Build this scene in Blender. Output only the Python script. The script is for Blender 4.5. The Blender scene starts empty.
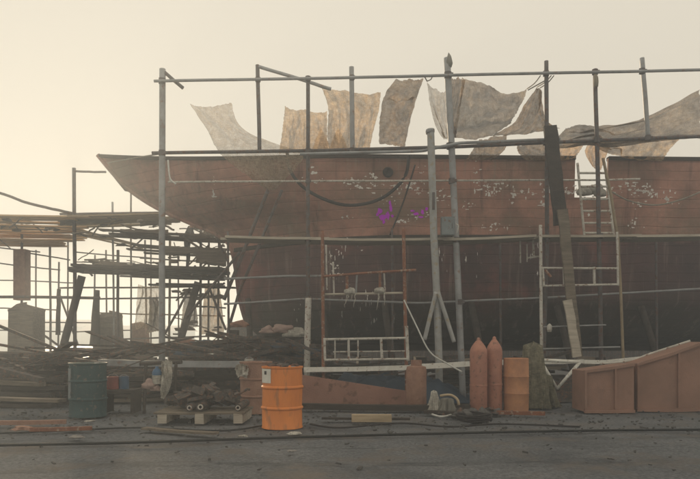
import bpy, bmesh, math, random
from mathutils import Vector, Matrix, noise
random.seed(7)
R = math.radians
sc = bpy.context.scene
COL = sc.collection

# ------------------------------------------------------------------ camera
F, CX, HY, H = 645.0, 350.0, 338.0, 1.3          # focal length (in 700ths of the frame), centre, horizon, eye height
cam = bpy.data.cameras.new('camera'); camo = bpy.data.objects.new('camera', cam); COL.objects.link(camo)
camo.location = (0, 0, H); camo.rotation_euler = (R(90), 0, 0)
cam.sensor_width = 36; cam.lens = F / 700 * 36; cam.shift_y = (HY - 239.5) / 700
cam.clip_start = 0.1; cam.clip_end = 3000
sc.camera = camo
# ------------------------------------------------------------------ sky and sun
SUN_EL, SUN_AZ = 10, -23                          # azimuth from +Y (view direction), negative = to the left
w = bpy.data.worlds.new('World'); sc.world = w; w.use_nodes = True
nt = w.node_tree; bg = nt.nodes['Background']
sky = nt.nodes.new('ShaderNodeTexSky'); sky.sky_type = 'NISHITA'; sky.sun_disc = False
sky.sun_elevation = R(SUN_EL); sky.sun_rotation = R(SUN_AZ); sky.dust_density = 5; sky.air_density = 1.0; sky.ozone_density = 0.6
mx = nt.nodes.new('ShaderNodeMix'); mx.data_type = 'RGBA'; mx.inputs[0].default_value = 0.985
mx.inputs[7].default_value = (9.9, 9.0, 7.4, 1)
nt.links.new(sky.outputs[0], mx.inputs[6]); nt.links.new(mx.outputs[2], bg.inputs[0])
bg.inputs[1].default_value = 0.085
sun = bpy.data.lights.new('sun', 'SUN'); suno = bpy.data.objects.new('sun', sun); COL.objects.link(suno)
sun.energy = 3.8; sun.angle = R(4); sun.color = (1, 0.77, 0.50)
e, a = R(SUN_EL), R(SUN_AZ)
d = Vector((math.sin(a) * math.cos(e), math.cos(a) * math.cos(e), math.sin(e)))
suno.rotation_euler = d.to_track_quat('Z', 'Y').to_euler(); suno.location = d * 60
sc.view_settings.view_transform = 'Standard'; sc.view_settings.look = 'None'
sc.view_settings.exposure = -0.1; sc.view_settings.gamma = 1
sc.cycles.use_denoising = True
sc.cycles.max_bounces = 8; sc.cycles.volume_bounces = 1; sc.cycles.transparent_max_bounces = 12
sc.cycles.sample_clamp_indirect = 4

# ------------------------------------------------------------------ helpers
def P(px, py, Y):
    return Vector(((px - CX) * Y / F, Y, H - (py - HY) * Y / F))
def G(px, Y):
    return Vector(((px - CX) * Y / F, Y, 0))

def mat(name, c1, c2=None, rough=0.75, metal=0.0, scale=3.0, bump=0.25, bscale=40.0, stretch=(1, 1, 1), spec=0.3,
        rust=None, rust_amt=0.5, trans=0.0, hole=0.0, weave=False):
    m = bpy.data.materials.new(name); m.use_nodes = True
    n = m.node_tree.nodes; l = m.node_tree.links
    b = n['Principled BSDF']; out = n['Material Output']
    b.inputs['Roughness'].default_value = rough; b.inputs['Metallic'].default_value = metal
    b.inputs['Specular IOR Level'].default_value = spec
    tc = n.new('ShaderNodeTexCoord'); geo = n.new('ShaderNodeNewGeometry')
    mp = n.new('ShaderNodeMapping'); mp.inputs['Scale'].default_value = stretch
    l.new(geo.outputs['Position'], mp.inputs[0])
    nz = n.new('ShaderNodeTexNoise'); nz.inputs['Scale'].default_value = scale; nz.inputs['Detail'].default_value = 8
    nz.inputs['Roughness'].default_value = 0.65
    l.new(mp.outputs[0], nz.inputs['Vector'])
    rp = n.new('ShaderNodeValToRGB'); rp.color_ramp.elements[0].position = 0.33; rp.color_ramp.elements[1].position = 0.68
    c2 = c2 or tuple(x * 0.55 for x in c1)
    rp.color_ramp.elements[0].color = (*c2, 1); rp.color_ramp.elements[1].color = (*c1, 1)
    l.new(nz.outputs['Fac'], rp.inputs[0])
    colsock = rp.outputs[0]
    if rust:
        n2 = n.new('ShaderNodeTexNoise'); n2.inputs['Scale'].default_value = scale * 2.7; n2.inputs['Detail'].default_value = 6
        l.new(mp.outputs[0], n2.inputs['Vector'])
        r2 = n.new('ShaderNodeValToRGB'); r2.color_ramp.elements[0].position = 0.62 - 0.25 * rust_amt
        r2.color_ramp.elements[1].position = 0.72 - 0.2 * rust_amt
        l.new(n2.outputs['Fac'], r2.inputs[0])
        mxn = n.new('ShaderNodeMix'); mxn.data_type = 'RGBA'; mxn.inputs[7].default_value = (*rust, 1)
        l.new(r2.outputs[0], mxn.inputs[0]); l.new(colsock, mxn.inputs[6]); colsock = mxn.outputs[2]
    if trans or weave:
        for st in ((70, 20, 9), (9, 20, 70)):
            mpw = n.new('ShaderNodeMapping'); mpw.inputs['Scale'].default_value = st; l.new(geo.outputs['Position'], mpw.inputs[0])
            nw = n.new('ShaderNodeTexNoise'); nw.inputs['Scale'].default_value = 1; nw.inputs['Detail'].default_value = 3; l.new(mpw.outputs[0], nw.inputs['Vector'])
            rw = n.new('ShaderNodeValToRGB'); rw.color_ramp.elements[0].position = .36; rw.color_ramp.elements[0].color = (.76, .74, .72, 1)
            rw.color_ramp.elements[1].position = .66; rw.color_ramp.elements[1].color = (1.16, 1.16, 1.14, 1); l.new(nw.outputs['Fac'], rw.inputs[0])
            mw = n.new('ShaderNodeMix'); mw.data_type = 'RGBA'; mw.blend_type = 'MULTIPLY'; mw.inputs[0].default_value = 1
            l.new(colsock, mw.inputs[6]); l.new(rw.outputs[0], mw.inputs[7]); colsock = mw.outputs[2]
    l.new(colsock, b.inputs['Base Color'])
    if bump:
        n3 = n.new('ShaderNodeTexNoise'); n3.inputs['Scale'].default_value = bscale; n3.inputs['Detail'].default_value = 5
        l.new(mp.outputs[0], n3.inputs['Vector'])
        bp = n.new('ShaderNodeBump'); bp.inputs['Strength'].default_value = bump; bp.inputs['Distance'].default_value = 0.02
        l.new(n3.outputs['Fac'], bp.inputs['Height']); l.new(bp.outputs[0], b.inputs['Normal'])
    last = b.outputs[0]
    if trans:
        t = n.new('ShaderNodeBsdfTranslucent'); l.new(colsock, t.inputs[0])
        ms = n.new('ShaderNodeMixShader'); ms.inputs[0].default_value = trans
        l.new(last, ms.inputs[1]); l.new(t.outputs[0], ms.inputs[2]); last = ms.outputs[0]
    if hole:
        # open weave: cross threads with gaps
        tr = n.new('ShaderNodeBsdfTransparent')
        n4 = n.new('ShaderNodeTexNoise'); n4.inputs['Scale'].default_value = 9; n4.inputs['Detail'].default_value = 9
        n4.inputs['Roughness'].default_value = 0.8
        l.new(geo.outputs['Position'], n4.inputs['Vector'])
        mr = n.new('ShaderNodeMapRange'); mr.inputs[1].default_value = 0.3; mr.inputs[2].default_value = 0.7
        mr.inputs[3].default_value = max(0, hole - 0.22); mr.inputs[4].default_value = min(1, hole + 0.22)
        l.new(n4.outputs['Fac'], mr.inputs[0])
        ms = n.new('ShaderNodeMixShader'); l.new(mr.outputs[0], ms.inputs[0])
        l.new(last, ms.inputs[1]); l.new(tr.outputs[0], ms.inputs[2]); last = ms.outputs[0]
    l.new(last, out.inputs['Surface'])
    return m

M = {}
M['steel'] = mat('galvanised_tube', (.36, .37, .385), (.22, .22, .225), .55, .3, 3, .15, rust=(.24, .17, .13), rust_amt=.1)
M['steel_dark'] = mat('weathered_tube', (.15, .135, .135), (.08, .07, .07), .7, .2, 5, .2, rust=(.12, .06, .04), rust_amt=.4)
M['steel_white'] = mat('flaking_white_paint', (.62, .60, .55), (.38, .36, .32), .6, 0, 6, .3, rust=(.2, .1, .06), rust_amt=.25)
M['white'] = mat('white_paint', (.86, .85, .80), (.66, .64, .58), .55, 0, 6, .2, rust=(.3, .2, .14), rust_amt=.05)
M['wood_glow'] = mat('glow_tinted_board', (.80, .56, .32), (.60, .41, .23), .8, 0, 3, .4, 30, (0.6, 4, 6))  # deck boards lightened to gold: sun glow painted into the colour
M['netheap'] = mat('olive_netting', (.26, .245, .18), (.11, .105, .08), .95, 0, 9, .9, 50, weave=True)
M['grey_timber'] = mat('grey_painted_timber', (.42, .43, .43), (.27, .27, .265), .7, 0, 4, .3, rust=(.33, .28, .2), rust_amt=.25)
M['steel_rust'] = mat('rusted_tube', (.30, .12, .06), (.17, .07, .045), .8, .1, 6, .4, rust=(.35, .28, .22), rust_amt=.3)
M['bamboo'] = mat('bamboo', (.34, .27, .17), (.20, .15, .10), .6, 0, 4, .3)
M['wood'] = mat('weathered_wood', (.24, .20, .155), (.11, .09, .07), .85, 0, 3, .5, 30, (0.6, 4, 6))
M['wood_pale'] = mat('pale_timber', (.50, .40, .27), (.34, .26, .17), .8, 0, 3, .4, 30, (0.6, 4, 6))
M['wood_light'] = mat('bleached_board', (.55, .50, .42), (.32, .28, .23), .8, 0, 3, .4, 30, (0.6, 4, 6))
M['wood_dark'] = mat('tarred_wood', (.07, .055, .045), (.035, .03, .026), .85, 0, 3, .5, 30, (1, 3, 3))
M['orange'] = mat('orange_drum_paint', (.80, .27, .06), (.62, .20, .05), .5, 0, 2.2, .15, 40, (1.6, 1.6, .5), rust=(.45, .18, .07), rust_amt=.2)
M['teal'] = mat('teal_drum_paint', (.035, .08, .085), (.025, .055, .06), .55, 0, 5, .2, rust=(.14, .12, .10), rust_amt=.15)
M['redprimer'] = mat('red_primer', (.34, .18, .135), (.25, .13, .10), .75, 0, 2.5, .3, rust=(.17, .09, .065), rust_amt=.15)
M['pale_primer'] = mat('pale_primer', (.34, .195, .145), (.24, .145, .11), .85, 0, 1.6, .2, rust=(.25, .15, .115), rust_amt=.1)
M['rust_orange'] = mat('orange_rust', (.55, .27, .14), (.36, .18, .11), .85, 0, 4, .3)
M['rust'] = mat('rust', (.36, .21, .15), (.24, .13, .095), .85, 0, 6, .5, rust=(.24, .13, .09), rust_amt=.2)
M['cyl'] = mat('cylinder_paint', (.45, .215, .15), (.34, .155, .115), .6, 0, 5, .25, rust=(.2, .11, .085), rust_amt=.15)
M['label'] = mat('label_paper', (.72, .70, .64), (.6, .58, .52), .7, 0, 8, .05)
M['black'] = mat('black_rubber', (.03, .03, .03), (.018, .018, .018), .6, 0, 5, .2)
M['bluebox'] = mat('grey_blue_box', (.22, .25, .26), (.16, .18, .19), .5, .1, 5, .15, rust=(.15, .09, .06), rust_amt=.15)
M['blue'] = mat('blue_plastic', (.05, .13, .24), (.03, .08, .16), .5, 0, 5, .1)
M['bluetarp'] = mat('navy_tarpaulin', (.035, .06, .095), (.02, .035, .055), .6, 0, 4, .3)
M['red'] = mat('faded_red', (.36, .07, .05), (.22, .05, .04), .6, 0, 5, .2)
M['cloth_white'] = mat('dirty_white_cloth', (.60, .58, .54), (.38, .37, .34), .9, 0, 8, .3, trans=.15)
M['cloth_pink'] = mat('pinkish_rag', (.42, .30, .26), (.28, .2, .18), .9, 0, 8, .3)
M['sack'] = mat('woven_sack', (.34, .30, .22), (.2, .17, .13), .9, 0, 5, .4, 60)
M['sack_grey'] = mat('grey_sack', (.24, .23, .20), (.13, .125, .11), .9, 0, 5, .4, 60)
M['rope'] = mat('old_rope', (.34, .31, .26), (.2, .18, .15), .9, 0, 20, .3)
M['rope_dark'] = mat('tarred_hose', (.04, .035, .035), (.025, .02, .02), .7, 0, 20, .3)
M['hose_white'] = mat('white_hose', (.66, .66, .63), (.5, .5, .47), .5, 0, 6, .1)
M['stone'] = mat('broken_concrete', (.30, .28, .26), (.17, .16, .15), .9, 0, 7, .6)
M['chips'] = mat('stone_chips', (.13, .125, .12), (.05, .048, .046), .9, 0, 7, .3)
M['scrap'] = mat('dark_scrap', (.10, .09, .085), (.05, .045, .04), .8, .2, 7, .6, rust=(.17, .09, .06), rust_amt=.4)
M['tarp'] = mat('sacking_tarpaulin', (.66, .51, .35), (.30, .22, .14), .9, 0, 2.2, .8, 22, (1, 1, 3.2), trans=.55, hole=.18)
M['tarp_warm'] = mat('tan_sacking', (.66, .46, .26), (.48, .32, .18), .9, 0, 1.8, .5, 22, (1, 1, 3), trans=.55, hole=.22)
M['tarp_grey'] = mat('grey_netting_tarp', (.50, .42, .345), (.12, .10, .09), .9, 0, 1.3, .8, 22, (1.3, 1, 1.6), trans=.30, hole=.08)
M['tarp_brown'] = mat('brown_sacking', (.46, .335, .22), (.15, .105, .07), .9, 0, 2.0, .8, 22, (1, 1, 2.6), trans=.36, hole=.08)
M['net'] = mat('fine_netting', (.46, .38, .29), (.34, .28, .21), .9, 0, 2.0, .2, 22, trans=.45, hole=.42)
M['skin'] = mat('skin', (.36, .2, .13), (.30, .16, .11), .6, 0, 5, 0)
M['shirt'] = mat('dark_shirt', (.06, .06, .07), (.04, .04, .045), .9, 0, 5, .3)
M['trousers'] = mat('dark_trousers', (.05, .05, .055), (.03, .03, .035), .9, 0, 5, .3)
M['hair'] = mat('black_hair', (.015, .013, .012), None, .7, 0, 5, .3)
M['purple'] = mat('purple_paint', (.70, .0, .85), (.5, .0, .7), .5, 0, 12, .1)
M['putty'] = mat('white_putty', (.88, .86, .83), (.70, .66, .62), .8, 0, 12, .3)

class MB:
    def __init__(s): s.bm = bmesh.new()
    def tube(s, pts, r, seg=10, r2=None, caps=True):
        pts = [Vector(p) for p in pts]; n = len(pts); rings = []
        for i, p in enumerate(pts):
            t = (pts[min(i + 1, n - 1)] - pts[max(i - 1, 0)]).normalized()
            u = Vector((0, 0, 1)) if abs(t.z) < .9 else Vector((1, 0, 0))
            x = t.cross(u).normalized(); y = t.cross(x)
            rr = r if r2 is None else r + (r2 - r) * i / (n - 1)
            rings.append([s.bm.verts.new(p + (x * math.cos(k * 2 * math.pi / seg) + y * math.sin(k * 2 * math.pi / seg)) * rr) for k in range(seg)])
        for A, B in zip(rings, rings[1:]):
            for k in range(seg):
                s.bm.faces.new((A[k], A[(k + 1) % seg], B[(k + 1) % seg], B[k]))
        if caps:
            s.bm.faces.new(rings[0][::-1]); s.bm.faces.new(rings[-1])
        return s
    def box(s, c, size, rz=0, rx=0, ry=0, jit=0):
        m = Matrix.Translation(Vector(c)) @ Matrix.Rotation(rz, 4, 'Z') @ Matrix.Rotation(ry, 4, 'Y') @ Matrix.Rotation(rx, 4, 'X')
        vs = []
        for x in (-.5, .5):
            for y in (-.5, .5):
                for z in (-.5, .5):
                    j = Vector([random.uniform(-jit, jit) for _ in range(3)])
                    vs.append(s.bm.verts.new(m @ (Vector((x * size[0], y * size[1], z * size[2])) + j)))
        for f in ((0, 1, 3, 2), (4, 6, 7, 5), (0, 4, 5, 1), (2, 3, 7, 6), (0, 2, 6, 4), (1, 5, 7, 3)):
            s.bm.faces.new([vs[i] for i in f])
        return s
    def lathe(s, prof, c=(0, 0, 0), seg=32, axis=None):
        c = Vector(c); q = Matrix.Identity(3)
        if axis is not None: q = Vector(axis).to_track_quat('Z', 'Y').to_matrix()
        rings = []
        for r, z in prof:
            if r < 1e-5: rings.append([s.bm.verts.new(c + q @ Vector((0, 0, z)))])
            else: rings.append([s.bm.verts.new(c + q @ Vector((r * math.cos(k * 2 * math.pi / seg), r * math.sin(k * 2 * math.pi / seg), z))) for k in range(seg)])
        for A, B in zip(rings, rings[1:]):
            for k in range(seg):
                k2 = (k + 1) % seg
                if len(A) == 1 and len(B) == 1: continue
                if len(A) == 1: s.bm.faces.new((A[0], B[k2], B[k]))
                elif len(B) == 1: s.bm.faces.new((A[k], A[k2], B[0]))
                else: s.bm.faces.new((A[k], A[k2], B[k2], B[k]))
        return s
    def grid(s, rows, close=False):
        vs = [[s.bm.verts.new(p) for p in r] for r in rows]
        for A, B in zip(vs, vs[1:]):
            for k in range(len(A) - 1):
                s.bm.faces.new((A[k], A[k + 1], B[k + 1], B[k]))
        return s
    def prism(s, pts, dirv):
        a = [s.bm.verts.new(p) for p in pts]; b = [s.bm.verts.new(Vector(p) + Vector(dirv)) for p in pts]
        s.bm.faces.new(a[::-1]); s.bm.faces.new(b)
        n = len(a)
        for k in range(n): s.bm.faces.new((a[k], a[(k + 1) % n], b[(k + 1) % n], b[k]))
        return s
    def rock(s, c, size, seed=0, sub=2, rough=.35):
        r = bmesh.ops.create_icosphere(s.bm, subdivisions=sub, radius=1)
        for v in r['verts']:
            k = 1 + rough * noise.noise(v.co * 1.4 + Vector((seed * 3.1, seed, 0)))+ rough*.4 * noise.noise(v.co * 4 + Vector((seed * 3.1, seed, 0)))
            v.co = Vector((v.co.x * size[0] * k, v.co.y * size[1] * k, max(v.co.z * size[2] * k, -size[2] * .55))) + Vector(c)
        return s
    def build(s, name, m, parent=None, smooth=False, bevel=0):
        bmesh.ops.recalc_face_normals(s.bm, faces=s.bm.faces[:])
        me = bpy.data.meshes.new(name)
        off = parent_loc(parent)
        if off.length: bmesh.ops.translate(s.bm, verts=s.bm.verts[:], vec=-off)
        s.bm.to_mesh(me); s.bm.free()
        if smooth:
            me.polygons.foreach_set('use_smooth', [True] * len(me.polygons))
            if smooth == 'auto' : me.set_sharp_from_angle(angle=R(40))
        me.materials.append(M[m] if isinstance(m, str) else m)
        o = bpy.data.objects.new(name, me); COL.objects.link(o)
        if parent: o.parent = parent
        return o
def parent_loc(p):
    v = Vector((0, 0, 0))
    while p: v += p.location; p = p.parent
    return v
def tag(o, label=None, cat=None, group=None, kind=None):
    if label: o['label'] = label
    if cat: o['category'] = cat
    if group: o['group'] = group
    if kind: o['kind'] = kind
    return o
def thing(name, label, cat, loc=(0, 0, 0), group=None):
    o = bpy.data.objects.new(name, None); COL.objects.link(o); o.location = loc; o.empty_display_size = .3
    return tag(o, label, cat, group)
def one(mb, name, m, label, cat, group=None, smooth=False, kind=None):
    "a thing that is a single mesh, its origin at its base"
    vs = [v.co for v in mb.bm.verts]
    lo = Vector((sum(v.x for v in vs) / len(vs), sum(v.y for v in vs) / len(vs), min(v.z for v in vs)))
    bmesh.ops.translate(mb.bm, verts=mb.bm.verts[:], vec=-lo)
    o = mb.build(name, m, None, smooth); o.location = lo
    return tag(o, label, cat, group, kind)
def clone(root, loc, label, group=None, rz=0):
    r = root.copy(); COL.objects.link(r); r.location = loc; r.rotation_euler = (0, 0, rz); r['label'] = label
    if group: r['group'] = group
    for ch in list(root.children):
        c = ch.copy(); COL.objects.link(c); c.parent = r
        for g in ch.children:
            dd = g.copy(); COL.objects.link(dd); dd.parent = c
    return r
def wob(a, b, n=6, amt=.015):
    a, b = Vector(a), Vector(b); s = random.random() * 50
    return [a.lerp(b, i / n) + (noise.noise_vector(Vector((s, i * .7, 0))) * amt if 0 < i < n else Vector()) for i in range(n + 1)]
def catmull(pts, n):
    out = []
    for k in range(n + 1):
        t = k / n * (len(pts) - 1); i = min(int(t), len(pts) - 2); f = t - i
        p0, p1, p2, p3 = pts[max(i - 1, 0)], pts[i], pts[i + 1], pts[min(i + 2, len(pts) - 1)]
        out.append(0.5 * ((2 * p1) + (p2 - p0) * f + (2 * p0 - 5 * p1 + 4 * p2 - p3) * f * f + (3 * p1 - p0 - 3 * p2 + p3) * f ** 3))
    return out

def drape(name, label, cat, c, wx, wy, h, m, taper=.45, seed=0, boxy=.0, parent=None, pleat=.22):
    rows = []; na = 72; nh = 26
    for j in range(nh + 1):
        v = j / nh; rr = []
        for k in range(na + 1):
            a_ = 2 * math.pi * (k % na) / na; ca, sa = math.cos(a_), math.sin(a_)
            sq = 1 / max(abs(ca), abs(sa)); rad = (1 - boxy) + boxy * sq
            pl_ = noise.noise(Vector((ca * 3.2, sa * 3.2, seed + v * .6))) + .5 * noise.noise(Vector((ca * 7, sa * 7, seed + v * 1.5)))
            t_ = (1 - (1 - taper) * v ** .8) if v < .88 else (taper + .05) * max(0, (1 - ((v - .88) / .12) ** 2)) 
            rad *= t_ * (1 + pleat * pl_ * (1.1 - v))
            z = h * (min(v / .88, 1) ** 1.0) * (1 + .10 * noise.noise(Vector((ca * 1.5, sa * 1.5, seed + 9)))) + (.06 * h * (v - .88) / .12 if v > .88 else 0)
            rr.append(Vector((c[0] + ca * rad * wx, c[1] + sa * rad * wy, c[2] + z)))
        rows.append(rr)
    return one(MB().grid(rows), name, m, label, cat, smooth=True)

# ------------------------------------------------------------------ ground
def ground_material():
    m = bpy.data.materials.new('yard_ground'); m.use_nodes = True
    n = m.node_tree.nodes; l = m.node_tree.links; b = n['Principled BSDF']
    geo = n.new('ShaderNodeNewGeometry')
    def nz(s, det=8, st=(1, 1, 1)):
        mp = n.new('ShaderNodeMapping'); mp.inputs['Scale'].default_value = st; l.new(geo.outputs['Position'], mp.inputs[0])
        x = n.new('ShaderNodeTexNoise'); x.inputs['Scale'].default_value = s; x.inputs['Detail'].default_value = det
        x.inputs['Roughness'].default_value = .68; l.new(mp.outputs[0], x.inputs['Vector']); return x
    a = nz(.75, 10, (.8, 1.2, 1)); r = n.new('ShaderNodeValToRGB')
    r.color_ramp.elements[0].position = .3; r.color_ramp.elements[0].color = (.10, .109, .124, 1)
    r.color_ramp.elements[1].position = .72; r.color_ramp.elements[1].color = (.215, .226, .245, 1)
    l.new(a.outputs['Fac'], r.inputs[0])
    c = nz(26, 8); r2 = n.new('ShaderNodeValToRGB'); r2.color_ramp.elements[0].position = .35; r2.color_ramp.elements[0].color = (.55, .55, .55, 1)
    r2.color_ramp.elements[1].position = .7; r2.color_ramp.elements[1].color = (1.35, 1.3, 1.22, 1)
    l.new(c.outputs['Fac'], r2.inputs[0])
    mm = n.new('ShaderNodeMix'); mm.data_type = 'RGBA'; mm.blend_type = 'MULTIPLY'; mm.inputs[0].default_value = 1
    l.new(r.outputs[0], mm.inputs[6]); l.new(r2.outputs[0], mm.inputs[7])
    # brownish dirt and rust dust
    dd = nz(1.1, 7); r3 = n.new('ShaderNodeValToRGB'); r3.color_ramp.elements[0].position = .5; r3.color_ramp.elements[1].position = .68
    l.new(dd.outputs['Fac'], r3.inputs[0])
    m2 = n.new('ShaderNodeMix'); m2.data_type = 'RGBA'; m2.inputs[7].default_value = (.16, .14, .125, 1)
    # two worn wheel tracks and a long crack line running across the yard
    sp = n.new('ShaderNodeSeparateXYZ'); l.new(geo.outputs['Position'], sp.inputs[0])
    wv = n.new('ShaderNodeMath'); wv.operation = 'MULTIPLY_ADD'; l.new(nz(.35, 3).outputs['Fac'], wv.inputs[0]); wv.inputs[1].default_value = 1.1; l.new(sp.outputs['Y'], wv.inputs[2])
    wv2 = n.new('ShaderNodeMath'); wv2.operation = 'MULTIPLY_ADD'; l.new(sp.outputs['X'], wv2.inputs[0]); wv2.inputs[1].default_value = -.05; l.new(wv.outputs[0], wv2.inputs[2])
    for y0_, wd_, amt_ in ((7.3, .32, .55), (8.95, .30, .5), (8.25, .03, .8)):
        cp = n.new('ShaderNodeMath'); cp.operation = 'COMPARE'; l.new(wv2.outputs[0], cp.inputs[0]); cp.inputs[1].default_value = y0_; cp.inputs[2].default_value = wd_ * .5
        nf = n.new('ShaderNodeMapRange'); nf.inputs[1].default_value = .42; nf.inputs[2].default_value = .6; nf.inputs[3].default_value = 0; nf.inputs[4].default_value = amt_; l.new(nz(6, 6, (.4, 1, 1)).outputs['Fac'], nf.inputs[0])
        mu = n.new('ShaderNodeMath'); mu.operation = 'MULTIPLY'; l.new(cp.outputs[0], mu.inputs[0]); l.new(nf.outputs[0], mu.inputs[1])
        mk = n.new('ShaderNodeMix'); mk.data_type = 'RGBA'; mk.inputs[7].default_value = (.05, .052, .058, 1); l.new(mu.outputs[0], mk.inputs[0]); l.new(mm.outputs[2], mk.inputs[6]); mm = mk
    l.new(r3.outputs[0], m2.inputs[0]); l.new(mm.outputs[2], m2.inputs[6]); l.new(m2.outputs[2], b.inputs['Base Color'])
    rr = n.new('ShaderNodeMapRange'); rr.inputs[1].default_value = .35; rr.inputs[2].default_value = .6; rr.inputs[3].default_value = .75; rr.inputs[4].default_value = .95
    l.new(a.outputs['Fac'], rr.inputs[0]); l.new(rr.outputs[0], b.inputs['Roughness'])
    b.inputs['Specular IOR Level'].default_value = .15
    bp = n.new('ShaderNodeBump'); bp.inputs['Strength'].default_value = .7; bp.inputs['Distance'].default_value = .04
    h = nz(30, 10); l.new(h.outputs['Fac'], bp.inputs['Height']); l.new(bp.outputs[0], b.inputs['Normal'])
    return m
M['ground'] = ground_material()
rows = []
ys = [-30, -8, 0] + [4 + .3 * i for i in range(60)] + [24, 28, 35, 50, 80, 150, 400]
xs = [-400, -120, -60, -30, -20] + [-14 + .35 * i for i in range(81)] + [20, 30, 60, 120, 400]
for y in ys:
    rows.append([Vector((x, y, (.035 * noise.noise(Vector((x * .7, y * .9, 0))) - .02) if (abs(x) < 14 and 4 < y < 22) else -.02)) for x in xs])
g = MB().grid(rows).build('ground', 'ground', None, True); tag(g, 'dark grey littered shipyard ground', kind='structure')

wm = bpy.data.materials.new('calm_water'); wm.use_nodes = True; b_ = wm.node_tree.nodes['Principled BSDF']
b_.inputs['Base Color'].default_value = (.10, .11, .10, 1); b_.inputs['Roughness'].default_value = .12
nz_ = wm.node_tree.nodes.new('ShaderNodeTexNoise'); nz_.inputs['Scale'].default_value = 1.2; bp_ = wm.node_tree.nodes.new('ShaderNodeBump'); bp_.inputs['Strength'].default_value = .25
wm.node_tree.links.new(nz_.outputs['Fac'], bp_.inputs['Height']); wm.node_tree.links.new(bp_.outputs[0], b_.inputs['Normal']); M['water'] = wm
rows = [[Vector((x, y + (1.5 * noise.noise(Vector((x * .1, 0, 0))) if y < 40 else 0), -.005)) for x in range(-398, 399, 6)] for y in (36, 44, 60, 120, 398)]
tag(MB().grid(rows).build('water', 'water', None), 'calm hazy harbour water beyond the yard', kind='structure')

# ------------------------------------------------------------------ ship
CYL, HB = 18.7, 2.7                               # centreline distance, half beam
prof = [(98, 155), (112, 172), (126, 187), (145, 201), (165, 212), (190, 223), (216, 234), (230, 246), (236, 270), (240, 300), (247, 325), (262, 340), (300, 344.5)]
profw = [((px - CX) * CYL / F, H - (py - HY) * CYL / F) for px, py in prof]
ZK = profw[-1][1]; XEND = 11.5
def xprof(z):
    if z >= profw[0][1]: return profw[0][0] - (z - profw[0][1]) * .6
    for (xa, za), (xb, zb) in zip(profw, profw[1:]):
        if zb <= z <= za: return xa + (xb - xa) * (za - z) / (za - zb)
    return profw[-1][0]
def hbreadth(X, z):
    k = max(0, min(1, (z - ZK) / 5.0)); L = 3.2 + 3.4 * k
    t = max(0, min(1, (X - xprof(z)) / L)); 
    B = HB * (1 - .14 * (1 - k) ) * min(1, max(0, (z - ZK) / 1.1)) ** .42
    return B * (1 - (1 - t) ** 1.9)
def ztop(X):
    Y = CYL - HB * (1 - (1 - max(0, min(1, (X + 7.3) / 6.4))) ** 1.9)
    return H + (HY - (155.5 + .35 * max(0, X))) * Y / F
def zdeck(X): return ztop(X) - (.97 if X > -3 else .97 - .12 * min(1, (-3 - X) / 4))
def hp(X, z, side=-1, off=0): return Vector((X, CYL + side * (hbreadth(X, z) + off), z))
ship = thing('ship', 'large rust red wooden ship hull standing on the slip under sacking covers', 'ship', (1, CYL, 0))

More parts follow.
